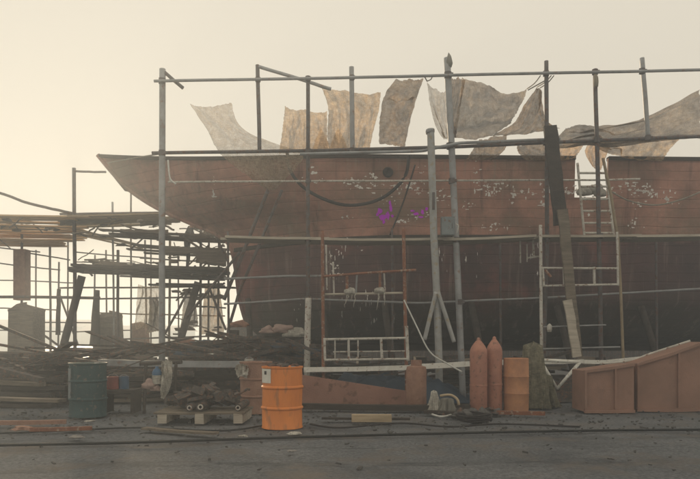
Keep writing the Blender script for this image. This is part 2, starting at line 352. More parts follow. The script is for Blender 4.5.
def hull_material():
    m = bpy.data.materials.new('hull_paint'); m.use_nodes = True
    n = m.node_tree.nodes; l = m.node_tree.links; b = n['Principled BSDF']
    geo = n.new('ShaderNodeNewGeometry')
    def nz(s, det=8, st=(1, 1, 1), rgh=.65):
        mp = n.new('ShaderNodeMapping'); mp.inputs['Scale'].default_value = st; l.new(geo.outputs['Position'], mp.inputs[0])
        x = n.new('ShaderNodeTexNoise'); x.inputs['Scale'].default_value = s; x.inputs['Detail'].default_value = det
        x.inputs['Roughness'].default_value = rgh; l.new(mp.outputs[0], x.inputs['Vector']); return x.outputs['Fac']
    def ramp(src, p0, c0, p1, c1):
        r = n.new('ShaderNodeValToRGB'); r.color_ramp.elements[0].position = p0; r.color_ramp.elements[1].position = p1
        r.color_ramp.elements[0].color = (*c0, 1); r.color_ramp.elements[1].color = (*c1, 1); l.new(src, r.inputs[0]); return r.outputs[0]
    def mixc(f, a, bb, blend='MIX'):
        x = n.new('ShaderNodeMix'); x.data_type = 'RGBA'; x.blend_type = blend
        if isinstance(f, float): x.inputs[0].default_value = f
        else: l.new(f, x.inputs[0])
        for s, v in ((6, a), (7, bb)):
            if isinstance(v, tuple): x.inputs[s].default_value = (*v, 1)
            else: l.new(v, x.inputs[s])
        return x.outputs[2]
    up = ramp(nz(.8), .34, (.21, .115, .085), .62, (.48, .245, .185))
    lo = ramp(nz(.7), .3, (.045, .028, .030), .7, (.13, .068, .064))
    lo = mixc(ramp(nz(.45, 5), .52, (0, 0, 0), .66, (1, 1, 1)), lo, (.20, .078, .068))
    up = mixc(ramp(nz(.55, 9, (1, 1, 1.6), .75), .47, (0, 0, 0), .62, (.75, .75, .75)), up, (.20, .15, .105))
    # weed-green film low down
    sep = n.new('ShaderNodeSeparateXYZ'); l.new(geo.outputs['Position'], sep.inputs[0])
    ad = n.new('ShaderNodeMath'); ad.operation = 'MULTIPLY_ADD'; l.new(nz(1.3), ad.inputs[0]); ad.inputs[1].default_value = 1.6
    l.new(sep.outputs['Z'], ad.inputs[2])
    mr = n.new('ShaderNodeMapRange'); mr.inputs[1].default_value = 2.5; mr.inputs[2].default_value = 3.4; mr.inputs[3].default_value = .75; mr.inputs[4].default_value = 0
    l.new(ad.outputs[0], mr.inputs[0]); lo = mixc(mr.outputs[0], lo, (.085, .08, .065))
    wl = n.new('ShaderNodeMapRange'); wl.inputs[1].default_value = 3.95; wl.inputs[2].default_value = 4.25
    wz = n.new('ShaderNodeMath'); wz.operation = 'MULTIPLY_ADD'; l.new(nz(1.6, 8), wz.inputs[0]); wz.inputs[1].default_value = .55; l.new(sep.outputs['Z'], wz.inputs[2]); l.new(wz.outputs[0], wl.inputs[0]); col = mixc(wl.outputs[0], lo, up)
    # vertical runs and bleached streaks
    col = mixc(ramp(nz(2.6, 6, (2.5, 1, .16)), .56, (0, 0, 0), .74, (.6, .6, .6)), col, (.30, .25, .20))
    col = mixc(ramp(nz(2.0, 6, (2.2, 1, .2)), .56, (0, 0, 0), .72, (.7, .7, .7)), col, (.06, .035, .03))
    col = mixc(ramp(nz(3.2, 10, (.8, 1, 1.3), .8), .64, (0, 0, 0), .69, (.6, .6, .6)), col, (.33, .28, .25))
    # strakes
    ws = n.new('ShaderNodeMath'); ws.operation = 'MULTIPLY_ADD'; l.new(nz(.5, 2), ws.inputs[0]); ws.inputs[1].default_value = .12; l.new(sep.outputs['Z'], ws.inputs[2])
    fr = n.new('ShaderNodeMath'); fr.operation = 'PINGPONG'; l.new(ws.outputs[0], fr.inputs[0]); fr.inputs[1].default_value = .115
    seam = ramp(fr.outputs[0], 0.0, (1, 1, 1), .012, (0, 0, 0))
    pl = mixc(.22, (0, 0, 0), seam)
    col = mixc(pl, col, (.05, .03, .028))
    l.new(col, b.inputs['Base Color']); b.inputs['Roughness'].default_value = .75; b.inputs['Specular IOR Level'].default_value = .25
    bp = n.new('ShaderNodeBump'); bp.inputs['Strength'].default_value = .6; bp.inputs['Distance'].default_value = .02
    sm = n.new('ShaderNodeMath'); sm.operation = 'MULTIPLY_ADD'; l.new(nz(9, 8), sm.inputs[0]); sm.inputs[1].default_value = 1.0
    mr2 = n.new('ShaderNodeMapRange'); mr2.inputs[1].default_value = 0; mr2.inputs[2].default_value = .014; l.new(fr.outputs[0], mr2.inputs[0])
    l.new(mr2.outputs[0], sm.inputs[2]); l.new(sm.outputs[0], bp.inputs['Height']); l.new(bp.outputs[0], b.inputs['Normal'])
    return m
M['hull'] = hull_material()
NU, NS = 90, 26
def uX(u, s):
    X = 0
    x = xprof(ZK + s * (5 - ZK))
    for _ in range(8):
        X = x + (XEND - x) * (u ** 1.6)
        x = xprof(ZK + s * (zdeck(X) - ZK))
    return X
mb = MB()
for side in (-1, 1):
    rows = []
    for i in range(NS + 1):
        s = (i / NS) ** 1.25; r = []
        for k in range(NU + 1):
            X = uX(k / NU, s); z = ZK + s * (zdeck(X) - ZK)
            p = hp(X, z, side); p.y += .012 * side * noise.noise(Vector((X * .9, z * 1.3, 0)))*min(1,hbreadth(X,z))
            r.append(p)
        rows.append(r)
    mb.grid(rows)
bmesh.ops.remove_doubles(mb.bm, verts=mb.bm.verts[:], dist=.002)
mb.build('hull', 'hull', ship, True)
# deck
mb = MB(); rows = []
for k in range(60):
    X = uX(k / 59, 1.0) + .02; rows.append([Vector((X, CYL + t * (hbreadth(X, zdeck(X)) - .03), zdeck(X) - .03)) for t in (-1, -.5, 0, .5, 1)])
mb.grid(rows).build('deck', 'wood', ship)
# transom closing the far end
mb = MB(); rows = []
for i in range(NS + 1):
    z = ZK + (i / NS) ** 1.25 * (ztop(XEND) - ZK); rows.append([hp(XEND, z, -1), hp(XEND, z, 1)])
mb.grid(rows).build('transom', 'hull', ship)
# bulwarks with a gangway gap
GX0, GX1 = 5.60, 6.42
for side in (-1, 1):
    for a_, b_ in ((None, GX0), (GX1, XEND)):
        mb = MB(); out, inn = [], []
        n_ = 70 if a_ is None else 30
        for j in range(5):
            ro, ri = [], []
            for k in range(n_ + 1):
                t = k / n_
                if a_ is None:
                    x0 = xprof(zdeck(-7.2) + j / 4 * .93) ; X = x0 + (b_ - x0) * t ** 1.5
                else: X = a_ + (b_ - a_) * t
                z = zdeck(X) + (ztop(X) - zdeck(X)) * j / 4
                h0 = hbreadth(X, z)
                ro.append(Vector((X, CYL + side * h0, z))); ri.append(Vector((X, CYL + side * max(0.0, h0 - .07), z)))
            out.append(ro); inn.append(ri)
        ring = out + inn[::-1] + [out[0]]
        mb.grid(ring)
        # end caps
        for idx in (0, -1):
            try: mb.bm.faces.new([mb.bm.verts.new(r[idx]) for r in out + inn[::-1]])
            except Exception: pass
        bmesh.ops.remove_doubles(mb.bm, verts=mb.bm.verts[:], dist=.001)
        mb.build('bulwark', 'hull', ship, 'auto')
        # capping rail
        mb = MB(); rr = []
        for k in range(n_ + 1):
            t = k / n_
            X = (xprof(ztop(-7.2)) + (b_ - xprof(ztop(-7.2))) * t ** 1.5) if a_ is None else a_ + (b_ - a_) * t
            h0 = hbreadth(X, ztop(X)); z = ztop(X)
            rr.append([Vector((X, CYL + side * max(0, h0 + o), z + dz)) for o, dz in ((.05, -.05), (.05, .035), (-.12, .035), (-.12, -.05), (.05, -.05))])
        mb.grid(rr); mb.build('capping_rail', 'wood_dark', ship)
# wale (rubbing strake) at the colour change
for side in (-1, 1):
    rr = []
    for k in range(80):
        X0 = xprof(3.83) + .1; X = X0 + (XEND - X0) * k / 79; h0 = hbreadth(X, 3.83)
        rr.append([Vector((X, CYL + side * (h0 + o), 3.83 + dz)) for o, dz in ((-.01, -.06), (.05, -.05), (.05, .05), (-.01, .06))])
    MB().grid(rr).build('wale', 'wood_dark', ship)
# bow line painted at the upper edge, stem post
stem = [Vector((x, CYL, z)) for x, z in profw[:-2]]
MB().tube(catmull(stem, 40), .07, 6).build('stem_post', 'hull', ship, True)
MB().box(((XEND + profw[-2][0]) / 2, CYL, ZK - .08), (XEND - profw[-2][0], .28, .2)).build('keel', 'wood_dark', ship)
# hawse hole and small ports, seen as dark marks in the bulwark
X = (388 - CX) * 16 / F; z = H + (HY - 172) * 16 / F
MB().lathe([(.1, 0), (.13, .03), (.10, .05), (.06, .02), (0.0, .01)], hp(X, z, -1, 0), 18, (0, -1, 0)).build('hawse_hole', 'rope_dark', ship, True)
# white putty and peeling paint patches along the topside: irregular raised flakes
mb = MB()
def flake(px, py, wpx, hpx, dest):
    z = H + (HY - py) * 16 / F; X = (px - CX) * 16 / F
    n_ = random.randint(9, 15); pts = []; g_ = min(1.5, max(.3, random.lognormvariate(-.45, .55))); wpx *= g_; hpx *= g_; q_ = random.uniform(.6, 1.6); wpx *= q_; hpx /= q_
    for k in range(n_):
        a_ = 2 * math.pi * k / n_; rr = random.uniform(.3, 1.25)
        pts.append((X + math.cos(a_) * rr * wpx * .5 * 16 / F, z + math.sin(a_) * rr * hpx * .5 * 16 / F))
    dest.bm.faces.new([dest.bm.verts.new(hp(x, zz, -1, .006 if zz > 3.92 or zz < 3.7 else .056)) for x, zz in pts])
for px, py, n_, sx, sy in ((315, 180, 7, 14, 4), (356, 181, 22, 16, 6), (370, 184, 10, 12, 4), (372, 176, 5, 4, 4), (405, 186, 26, 22, 7), (419, 190, 10, 8, 7), (440, 195, 14, 12, 8), (488, 190, 22, 12, 8),
                         (500, 184, 14, 20, 4), (514, 192, 12, 5, 8), (530, 193, 10, 12, 3), (470, 205, 9, 14, 3), (492, 226, 14, 24, 4), (560, 189, 26, 16, 4), (575, 190, 12, 9, 3),
                         (625, 186, 22, 22, 5), (650, 190, 18, 20, 7), (636, 224, 10, 8, 6), (640, 200, 10, 8, 14), (420, 214, 10, 18, 6), (400, 220, 9, 16, 3), (346, 214, 6, 6, 3), (670, 196, 12, 14, 9), (386, 200, 7, 14, 9),
                         (300, 172, 5, 20, 10), (476, 172, 8, 3, 14), (420, 172, 4, 3, 8), (205, 170, 5, 3, 16), (545, 199, 8, 6, 14), (350, 248, 5, 30, 5), (336, 262, 12, 8, 22),(600,200,8,20,12)):
    for _ in range(int(n_ * 1.3)):
        flake(px + random.gauss(0, sx * .5), py + random.gauss(0, sy * .5), random.uniform(1.2, 5.0), random.uniform(1.0, 4.2), mb)
# droplets running down on the lower body
for px, py, n_ in ((330, 262, 10), (341, 255, 8), (370, 300, 12), (352, 290, 8), (385, 312, 10), (300, 312, 6), (440, 260, 6), (536, 250, 6), (472, 262, 5)):
    for _ in range(n_):
        flake(px + random.gauss(0, 6), py + random.gauss(0, 9), random.uniform(.6, 1.4), random.uniform(3, 10), mb)
tag(mb.build('putty_patches', 'putty', ship), kind='stuff')
for side_lab, lst in (('left, larger', ((380, 210, 6, 6), (384, 216, 9, 7), (388, 214, 4, 9), (391, 207, 3, 9), (378, 213, 4, 5), (384, 221, 3, 4), (390, 202, 2, 5), (393, 215, 3, 3))), ('right, fainter', ((413, 210, 5, 2), (417, 213, 7, 3), (423, 211, 4, 5), (421, 216, 6, 2), (427, 208, 3, 4)))):
    mb = MB()
    for q_, (px, py, w_, h_) in enumerate(lst):
        z = H + (HY - py) * 16 / F; X = (px - CX) * 16 / F; pts = []
        n_ = 9
        for k in range(n_):
            a_ = 2 * math.pi * k / n_; rr = random.uniform(.6, 1.25)
            pts.append((X + math.cos(a_) * rr * w_ * .5 * 16 / F, z + math.sin(a_) * rr * h_ * .5 * 16 / F))
        mb.bm.faces.new([mb.bm.verts.new(hp(x, zz, -1, .012 + .0015 * q_)) for x, zz in pts])
    o = mb.build('paint_splash', 'purple', ship); o['label'] = side_lab + ' splash of bright purple paint'; o['kind'] = 'stuff'

# keel blocks and shores under the ship
for i, X in enumerate((-2.6, -1.2, .4, 2.0, 3.6, 5.2, 7.0)):
    t = thing('keel_block', ('leftmost', 'second from left', 'third from left', 'middle', 'third from right', 'second from right', 'rightmost')[i] + ' of the seven timber stacks under the keel of the ship', 'timber block', (X, CYL, 0), 'keel blocks under the ship')
    for k in range(3):
        MB().box((X + random.uniform(-.05, .05), CYL, .13 + k * .26 - (.02 if k == 2 else 0)), (.3, 1.2, .245), rz=random.uniform(-.05, .05)).build('beam', 'wood_dark', t)
for i, (px, z) in enumerate(((236, 2.4), (322, 2.0), (384, 2.2), (470, 2.2), (556, 2.1), (640, 2.1))):
    X = (px - CX) * 16.4 / F
    p = hp(X, z, -1, .06)
    mb = MB().tube(wob((X + .25, p.y - .9, 0), p, 5, .02), .085, 9)
    one(mb, 'shore_prop', 'wood_dark', 'dark timber prop leaning against the hull ' + ('at its left end', 'behind the rusty frame', 'right of the rusty frame', 'right of the grey pole', 'by the right hand frame', 'at the far right')[i], 'prop', 'props holding up the ship', True)
mb = MB().box(P(233, 350, 16.2) + Vector((0, 0, -.25)), (.26, .3, 1.5))
one(mb, 'support_post', 'wood_dark', 'thick dark post standing under the overhanging end of the hull', 'post')

# ------------------------------------------------------------------ scaffolding in front of the ship
SY = 13.6
scaf = thing('scaffold', 'tall scaffold of tubes and poles standing in front of the ship', 'scaffold', (0, SY, 0))
def pole(pts, rpx, m='steel', parent=scaf, Y=None, name='pole', amt=.02):
    "pts: list of (px, py[, Y])"
    W = [P(p[0], p[1], p[2] if len(p) > 2 else (Y or SY)) for p in pts]
    out = []
    for a_, b_ in zip(W, W[1:]): out += wob(a_, b_, 4, amt * .4)[:-1]
    out.append(W[-1])
    out = catmull(out, len(out) * 3)
    Ym = sum(v.y for v in W) / len(W)
    return MB().tube(out, rpx * .5 * Ym / F, 10).build(name, m, parent, True)
GB = HY + F * H / SY
pole([(162.5, 69), (161.8, GB)], 6.2, 'steel')
pole([(257.5, 65), (259.5, 150)], 4, 'steel_dark', Y=14.2)
pole([(308, 77), (308, 300)], 4, 'steel_dark')
pole([(308.5, 298), (306.5, GB)], 6.4, 'steel_white', Y=SY - .1)
pole([(351.5, 67), (352.5, 152)], 5, 'steel', Y=14.2)
pole([(447, 58), (456, 240), (463, GB)], 6.6, 'steel')
pole([(546.3, 61), (547, 240), (542, GB)], 4.2, 'steel_dark')
pole([(595, 69), (598, 180), (602, GB)], 4.2, 'steel_dark')
pole([(642, 58), (648, 137)], 4.6, 'steel', Y=14.2)
# rails
pole([(154, 81), (330, 78), (455, 75), (600, 72), (730, 69)], 2.9, 'steel', name='rail', Y=SY - .12)
pole([(152, 153), (320, 150.5), (450, 147), (560, 142), (730, 135)], 3.4, 'steel_dark', name='rail', Y=SY + .12)
pole([(300, 154), (420, 151), (460, 143), (560, 139)], 3.0, 'steel', name='rail', Y=SY - .15)
pole([(168, 182), (330, 181), (600, 180), (640, 179)], 1.9, 'steel_white', name='rail', Y=SY + .3)
pole([(224, 279), (290, 276), (322, 276)], 2.4, 'steel', name='rail', Y=SY + .2)
pole([(224, 304), (306, 299), (420, 303), (540, 298), (730, 287)], 2.2, 'steel', name='rail', Y=SY + .35)
pole([(163, 71), (183, 88)], 3.6, 'steel_dark', name='brace')
pole([(257, 66), (300, 79), (331, 89)], 3.4, 'steel', name='brace', Y=14.2)
pole([(170, 182), (168, 160)], 1.6, 'steel_white', name='rail', Y=SY + .3)
# diagonals before the dark end of the hull
pole([(268, 190), (224, 300)], 3.6, 'steel_dark', name='brace', Y=15.2)
pole([(240, 252), (186, 318)], 2.8, 'steel_dark', name='brace', Y=15.0)
pole([(282, 190), (240, 290), (228, 330)], 3.0, 'steel_dark', name='brace', Y=15.4)
# back row of standards near the hull, shorter and thinner
for px, y0 in ((228, 232), (392, 228), (500, 236), (656, 236)):
    pole([(px, y0), (px + 1, HY + F * H / 15.1)], 2.4, 'steel_dark', Y=15.1)
# plank walk at the waterline level: long bleached boards, one next to another
def plank(a_, b_, wd, th, m, parent, name='plank'):
    a_, b_ = Vector(a_), Vector(b_); dv = b_ - a_; L = dv.length
    mb = MB(); x = dv.normalized(); up = Vector((0, 0, 1)); y = up.cross(x).normalized(); up = x.cross(y)
    n_ = max(2, int(L / .8)); rows = []
    for k in range(n_ + 1):
        c = a_ + x * (L * k / n_) + up * (-.02 * math.sin(math.pi * k / n_) * L * .3 + random.uniform(-.006, .006)) + y * random.uniform(-.01, .01)
        rows.append([c + y * wd / 2 - up * th / 2, c + y * wd / 2 + up * th / 2, c - y * wd / 2 + up * th / 2, c - y * wd / 2 - up * th / 2, c + y * wd / 2 - up * th / 2])
    mb.grid(rows)
    for r in (rows[0], rows[-1]): mb.bm.faces.new([mb.bm.verts.new(v) for v in r[:4]])
    bmesh.ops.remove_doubles(mb.bm, verts=mb.bm.verts[:], dist=.0005)
    return mb.build(name, m, parent)
segs = ((222, 237.5, 330, 239), (310, 239.5, 452, 239.5), (440, 240, 538, 236.5), (534, 237, 640, 236), (632, 237, 740, 234.5))
for r in range(3):
    for (xa, ya, xb, yb) in segs:
        Yp = SY + .02 + r * .30
        s_ = (SY) / Yp
        A = P(xa + random.uniform(-4, 4), ya, SY); B = P(xb + random.uniform(-4, 4), yb, SY)
        dz = r * .012
        plank((A.x, Yp, A.z + dz), (B.x, Yp, B.z + dz), .26, .05, 'wood_light', scaf)
# couplers
for px, py, rp in ((162, 81, 5), (162, 153, 5), (258, 79.5, 4), (308, 78.5, 4), (308, 150.5, 4), (352, 77.5, 4), (352, 150, 4), (448, 75, 5.5), (450, 146, 5.5), (546, 73.5, 4.5), (546, 142.5, 4.5), (595, 72, 4.5), (597, 140, 4.5),
                   (642, 71, 4.5), (648, 138, 4.5), (308, 239, 4.5), (456, 240, 5), (547, 237, 4.5), (600, 236, 4.5), (308, 299, 5), (460, 302, 5), (543, 298, 4.5), (308, 181, 3.6), (452, 181, 5)):
    c = P(px, py, SY - .02); r_ = rp * .5 * SY / F * 1.35
    mb = MB().tube([c - Vector((0, 0, r_ * .8)), c + Vector((0, 0, r_ * .8))], r_, 8)
    mb.box(c + Vector((r_ * .9, -r_ * .5, 0)), (r_ * .8, r_ * .6, r_ * .8))
    mb.build('coupler', 'steel_dark', scaf)
# rag tied round the pole top
mb = MB(); mb.rock(P(596, 82, SY - .1), (.05, .05, .17), 3); one(mb, 'rag', 'sack', 'small pale rag tied to the top of a scaffold pole right of the covers', 'rag', smooth=True)
mb = MB(); mb.rock(P(448.5, 63, SY), (.085, .08, .17), 5, 2, .5); one(mb, 'cloth_binding', 'sack_grey', 'dark cloth bound round the top of the thick grey pole', 'rag', smooth=True)

# whitish beam low across, with a triangular bracket
t = thing('white_beam', 'long white painted beam lying low along the foot of the scaffold', 'beam', P(305, 369, 12.9))
def beam(pts, rpx, m, parent, Y, name):
    W = [P(x, y, Y) for x, y in pts]
    for a_, b_ in zip(W, W[1:]):
        plank(a_, b_, .12, rpx * Y / F, m, parent, name)
beam([(304, 369.5), (410, 367.5)], 4.6, 'white', t, 12.9, 'beam_length')
beam([(410, 367), (486, 362.5), (541, 362)], 5, 'white', t, 12.95, 'beam_length')
beam([(541, 362), (583, 361.5), (606, 362), (645, 358)], 3.8, 'white', t, 12.9, 'beam_length')
mb = MB(); Yb = 12.6
A, B, C_ = P(540, 360, Yb), P(580, 362, Yb), P(557, 389, Yb)
t = thing('bracket', 'white triangular steel bracket hanging below the beam', 'bracket', C_)
for a_, b_ in ((A, C_), (C_, B), (A, B)):
    MB().tube([a_, b_], .034, 8).build('bracket_arm', 'white', t, True)

# ------------------------------------------------------------------ steel frames hung against the ship
def frame(name, label, loc, members, cat='steel frame'):
    t = thing(name, label, cat, loc)
    for nm, pts, rp, m, Y in members:
        pole(pts, rp, m, t, Y, nm, .008)
    return t
gy = HY + F * H / 13.0
frame('rusty_frame', 'rust red tubular frame on legs with short hanging bars in front of the hull', P(322, 365, 13.0), [
    ('leg', [(322.5, 231), (323.5, gy)], 3.4, 'steel_rust', 13.0), ('leg', [(403.5, 228), (407, gy)], 3.6, 'steel_rust', 13.0),
    ('crossbar', [(323, 276.5), (360, 273.5), (416, 270)], 2.6, 'steel_rust', 12.96), ('crossbar', [(325, 294.5), (404, 293)], 2.4, 'wood_light', 13.04),
    ('upright', [(333, 262), (334, 296)], 2.0, 'steel_white', 13.1), ('upright', [(347, 275), (347, 294)], 3.0, 'steel_rust', 13.05), ('upright', [(357, 274), (356, 294)], 2, 'steel', 13.05),
    ('upright', [(380, 272), (380, 294)], 2.8, 'steel_rust', 13.05), ('upright', [(384, 272), (385, 292)], 1.8, 'steel_white', 13.1), ('upright', [(326, 245), (327, 290)], 1.8, 'steel_white', 13.2)])
# knotted rags on the frame's lower bar
for i, (px, py) in enumerate(((350, 292), (379, 291))):
    mb = MB(); mb.rock(P(px, py, 12.95), (.11, .06, .07), i + 8, 2, .7)
    for k in range(4):
        c = P(px + random.uniform(-6, 6), py + 2, 12.95); mb.tube(wob(c, c + Vector((random.uniform(-.05, .05), 0, -random.uniform(.12, .35))), 5, .03), .014, 6, .005)
    one(mb, 'rag', 'cloth_white', ('torn pale rag knotted on the left part of the rusty frame', 'torn pale rag with long threads on the right part of the rusty frame')[i], 'rag', smooth=True)
frame('guard_rail', 'low white tubular railing panel at the foot of the rusty frame', P(323, 360, 12.8), [
    ('rail', [(324, 339.5), (408, 338)], 2.6, 'steel_white', 12.8), ('rail', [(325, 360), (408, 359)], 2.4, 'steel_white', 12.8),
    ('rail', [(333, 352), (405, 351)], 1.2, 'steel_white', 12.8),
    ('upright', [(324.5, 338), (325, 361)], 2.6, 'steel_white', 12.8), ('upright', [(335, 339), (335, 360)], 1.4, 'steel_white', 12.8), ('upright', [(348.5, 339), (349, 360)], 2.6, 'steel_white', 12.8),
    ('upright', [(358, 339), (358, 360)], 1.4, 'steel_white', 12.8), ('upright', [(381, 338), (382, 360)], 2.8, 'steel_white', 12.8), ('upright', [(406.5, 326), (408, 361)], 3.4, 'steel_white', 12.8)], 'railing')
frame('tubular_railing', 'pale square tubular frames fixed to the right hand scaffold below the ladder', P(542, 360, 13.1), [
    ('upright', [(540.5, 225), (541.5, 362)], 3.2, 'steel_white', 13.1), ('rail', [(542, 268), (618, 268.5)], 2.2, 'steel_white', 13.1), ('rail', [(542, 286), (618, 284.5)], 2.2, 'steel_white', 13.1),
    ('upright', [(543, 268), (544, 286)], 2, 'steel_white', 13.05), ('upright', [(563.5, 268), (564, 286)], 1.8, 'steel_white', 13.1), ('upright', [(594, 267), (594.5, 286)], 2.6, 'steel_white', 13.1), ('upright', [(617, 232), (618, 286)], 2.2, 'steel_white', 13.1),
    ('brace', [(545, 270), (551, 277)], 2.6, 'steel_rust', 13.05), ('rail', [(540, 327), (606, 325)], 1.4, 'steel', 13.1), ('rail', [(540, 349), (620, 347)], 1.6, 'steel', 13.1)], 'railing')
frame('wall_bracket', 'small pale bracket with two hanging bars at the waterline left of the bent plank', P(520, 256, 14.0), [
    ('bar', [(520, 240), (520.5, 263)], 1.6, 'steel_white', 14.0), ('bar', [(533, 240), (534, 258)], 2.2, 'steel_white', 14.0), ('bar', [(527, 244), (527, 262)], 1.4, 'steel_white', 14.0), ('bar', [(528, 258), (541, 256)], 2.0, 'steel_white', 14.0)], 'bracket')
mb = MB().lathe([(0, 0), (.04, .0), (.05, .06), (.045, .13), (.02, .16), (0, .17)], P(549.5, 332, 13.0), 14)
one(mb, 'lamp_housing', 'steel_white', 'small white lamp shaped fitting hanging below the square frames', 'lamp', smooth=True)

# stout prop with struts
t = thing('timber_mast', 'stout grey painted mast with two splayed struts in front of the hull', 'post', P(437, 395, 13.3))
pole([(430.5, 129), (434, 240), (437, 300), (440, HY + F * H / 13.3)], 7.4, 'grey_timber', t, 13.3, 'mast', .02)
pole([(436, 292), (424.5, 340)], 4.2, 'grey_timber', t, 13.2, 'strut'); pole([(438, 292), (454, 342)], 4.2, 'grey_timber', t, 13.2, 'strut')
pole([(430, 130), (430.3, 133)], 9, 'steel', t, 13.3, 'cap')
MB().box(P(433.5, 201, 13.1), (.05, .04, .35)).build('slot_plate', 'steel_dark', t)
# junction box
t = thing('switch_box', 'grey blue switch box strapped to the thick grey pole', 'switch box', P(447.5, 236, 13.3))
MB().box(P(447.5, 226.5, 13.3), (.27, .14, .38)).build('box_body', 'bluebox', t)
MB().box(P(447.5, 226.5, 13.3) + Vector((0, -.08, 0)), (.24, .016, .35)).build('door', 'bluebox', t)
MB().tube([P(451.5, 224, 13.3) + Vector((0, -.10, 0)), P(451.5, 229, 13.3) + Vector((0, -.10, 0))], .008, 6).build('handle', 'steel_dark', t)
MB().tube(catmull([P(456, 224, 13.2), P(458.5, 226, 13.2), P(457, 233, 13.2)], 8), .012, 6).build('conduit', 'steel_white', t, True)

# leaning dark plank at the right, pale at its foot
pA, pB, pC = P(550, 126, 13.2), P(561, 225, 13.1), P(577, 357, 12.9)
t = thing('leaning_plank', 'long thick plank leaning against the scaffold, dark above and bleached at the foot', 'plank', pC)
def flatbar(a_, b_, wd, th, m, parent, name):
    a_, b_ = Vector(a_), Vector(b_); z = (b_ - a_).normalized(); y = Vector((0, 1, 0)); x = y.cross(z).normalized(); y = z.cross(x)
    mb = MB(); rows = []
    n_ = 8
    for k in range(n_ + 1):
        c = a_.lerp(b_, k / n_) + x * random.uniform(-.008, .008); ww = wd * random.uniform(.94, 1.05)
        rows.append([c + x * ww / 2 + y * th / 2, c - x * ww / 2 + y * th / 2, c - x * ww / 2 - y * th / 2, c + x * ww / 2 - y * th / 2, c + x * ww / 2 + y * th / 2])
    mb.grid(rows)
    for r in (rows[0], rows[-1]): mb.bm.faces.new([mb.bm.verts.new(v) for v in r[:4]])
    bmesh.ops.remove_doubles(mb.bm, verts=mb.bm.verts[:], dist=.0005)
    return mb.build(name, m, parent)
flatbar(pA, pB, .27, .08, 'wood_dark', t, 'upper_board'); flatbar(pB - Vector((0, .09, -.3)), pC, .20, .06, 'wood', t, 'middle_board')
flatbar(P(567.5, 300, 12.85), P(577, 357, 12.8), .17, .05, 'wood_light', t, 'lower_board')

# ladder in the gangway
t = thing('ladder', 'pale aluminium ladder leaning in the gap of the ship side', 'ladder', P(596, 236, 14.4))
pole([(577.5, 163), (584.5, 238)], 2.4, 'steel_white', t, 14.5, 'side_rail', .003); pole([(604.5, 163), (614, 238)], 2.4, 'steel_white', t, 14.5, 'side_rail', .003)
for k, y in enumerate((173, 186.5, 199, 211, 223, 233)):
    f_ = (y - 163) / 75; pole([(577.5 + 7 * f_, y), (604.5 + 9.5 * f_, y)], 2.2, 'steel_white', t, 14.5, 'rung', .002)
pole([(603, 158), (611, 195), (618, 240), (621, 300), (625, HY + F * H / 13.3)], 2.8, 'bamboo', tag(thing('bamboo_pole', 'thin bent bamboo pole standing just right of the ladder', 'pole', P(625, 400, 13.3))), 13.3, 'stalk', .02)
mb = MB(); 
for k in range(6): mb.rock(P(591 + random.uniform(-12, 12), 191 + random.uniform(-4, 3), 16.1), (.15, .12, .12), k + 30, 2, .6)
one(mb, 'rag_heap', 'cloth_white', 'heap of whitish rags in the gap of the ship side behind the ladder', 'rags', smooth=True)

# hoses and ropes on the hull
def rope(pts, rpx, m, label, cat='rope', name='rope', n_=40):
    W = catmull([P(*p) for p in pts], n_); Ym = pts[0][2]
    one(MB().tube(W, rpx * .5 * Ym / F, 8), name, m, label, cat, smooth=True)
rope([(287, 150, 15.9), (291, 172, 15.6), (310, 192, 15.6), (345, 205, 15.6), (380, 199, 15.6), (404, 178, 15.6), (409, 155, 15.6)], 3.2, 'rope_dark', 'thick dark hose hanging in a wide loop on the ship side', 'hose', 'hose')
rope([(612, 192, 15.7), (630, 201, 15.6), (655, 205, 15.6), (680, 200, 15.6), (700, 192, 15.6)], 1.6, 'rope', 'thin pale rope sagging on the right end of the ship side')
rope([(404, 300, 12.7), (416, 325, 12.6), (430, 352, 12.5), (448, 364, 12.4), (462, 372, 12.3)], 1.5, 'hose_white', 'thin white hose slanting down from the rusty frame to the white beam', 'hose', 'hose', 24)
rope([(168, 160, 13.5), (170, 178, 13.5), (176, 184, 13.5)], 1.6, 'hose_white', 'short white cord hanging beside the tall left scaffold pole', 'cord', 'cord', 10)
rope([(108, 163, 18.2), (140, 157, 17.6), (160, 154, 16.5)], 1.3, 'rope', 'pale line running along the top of the pointed ship end', 'line', 'mooring_line', 16)
rope([(415, 165, 15.6), (404, 200, 15.5), (390, 235, 15.3)], 1.6, 'rope_dark', 'dark line hanging from the loop of hose down to the plank walk', 'line', 'mooring_line', 16)

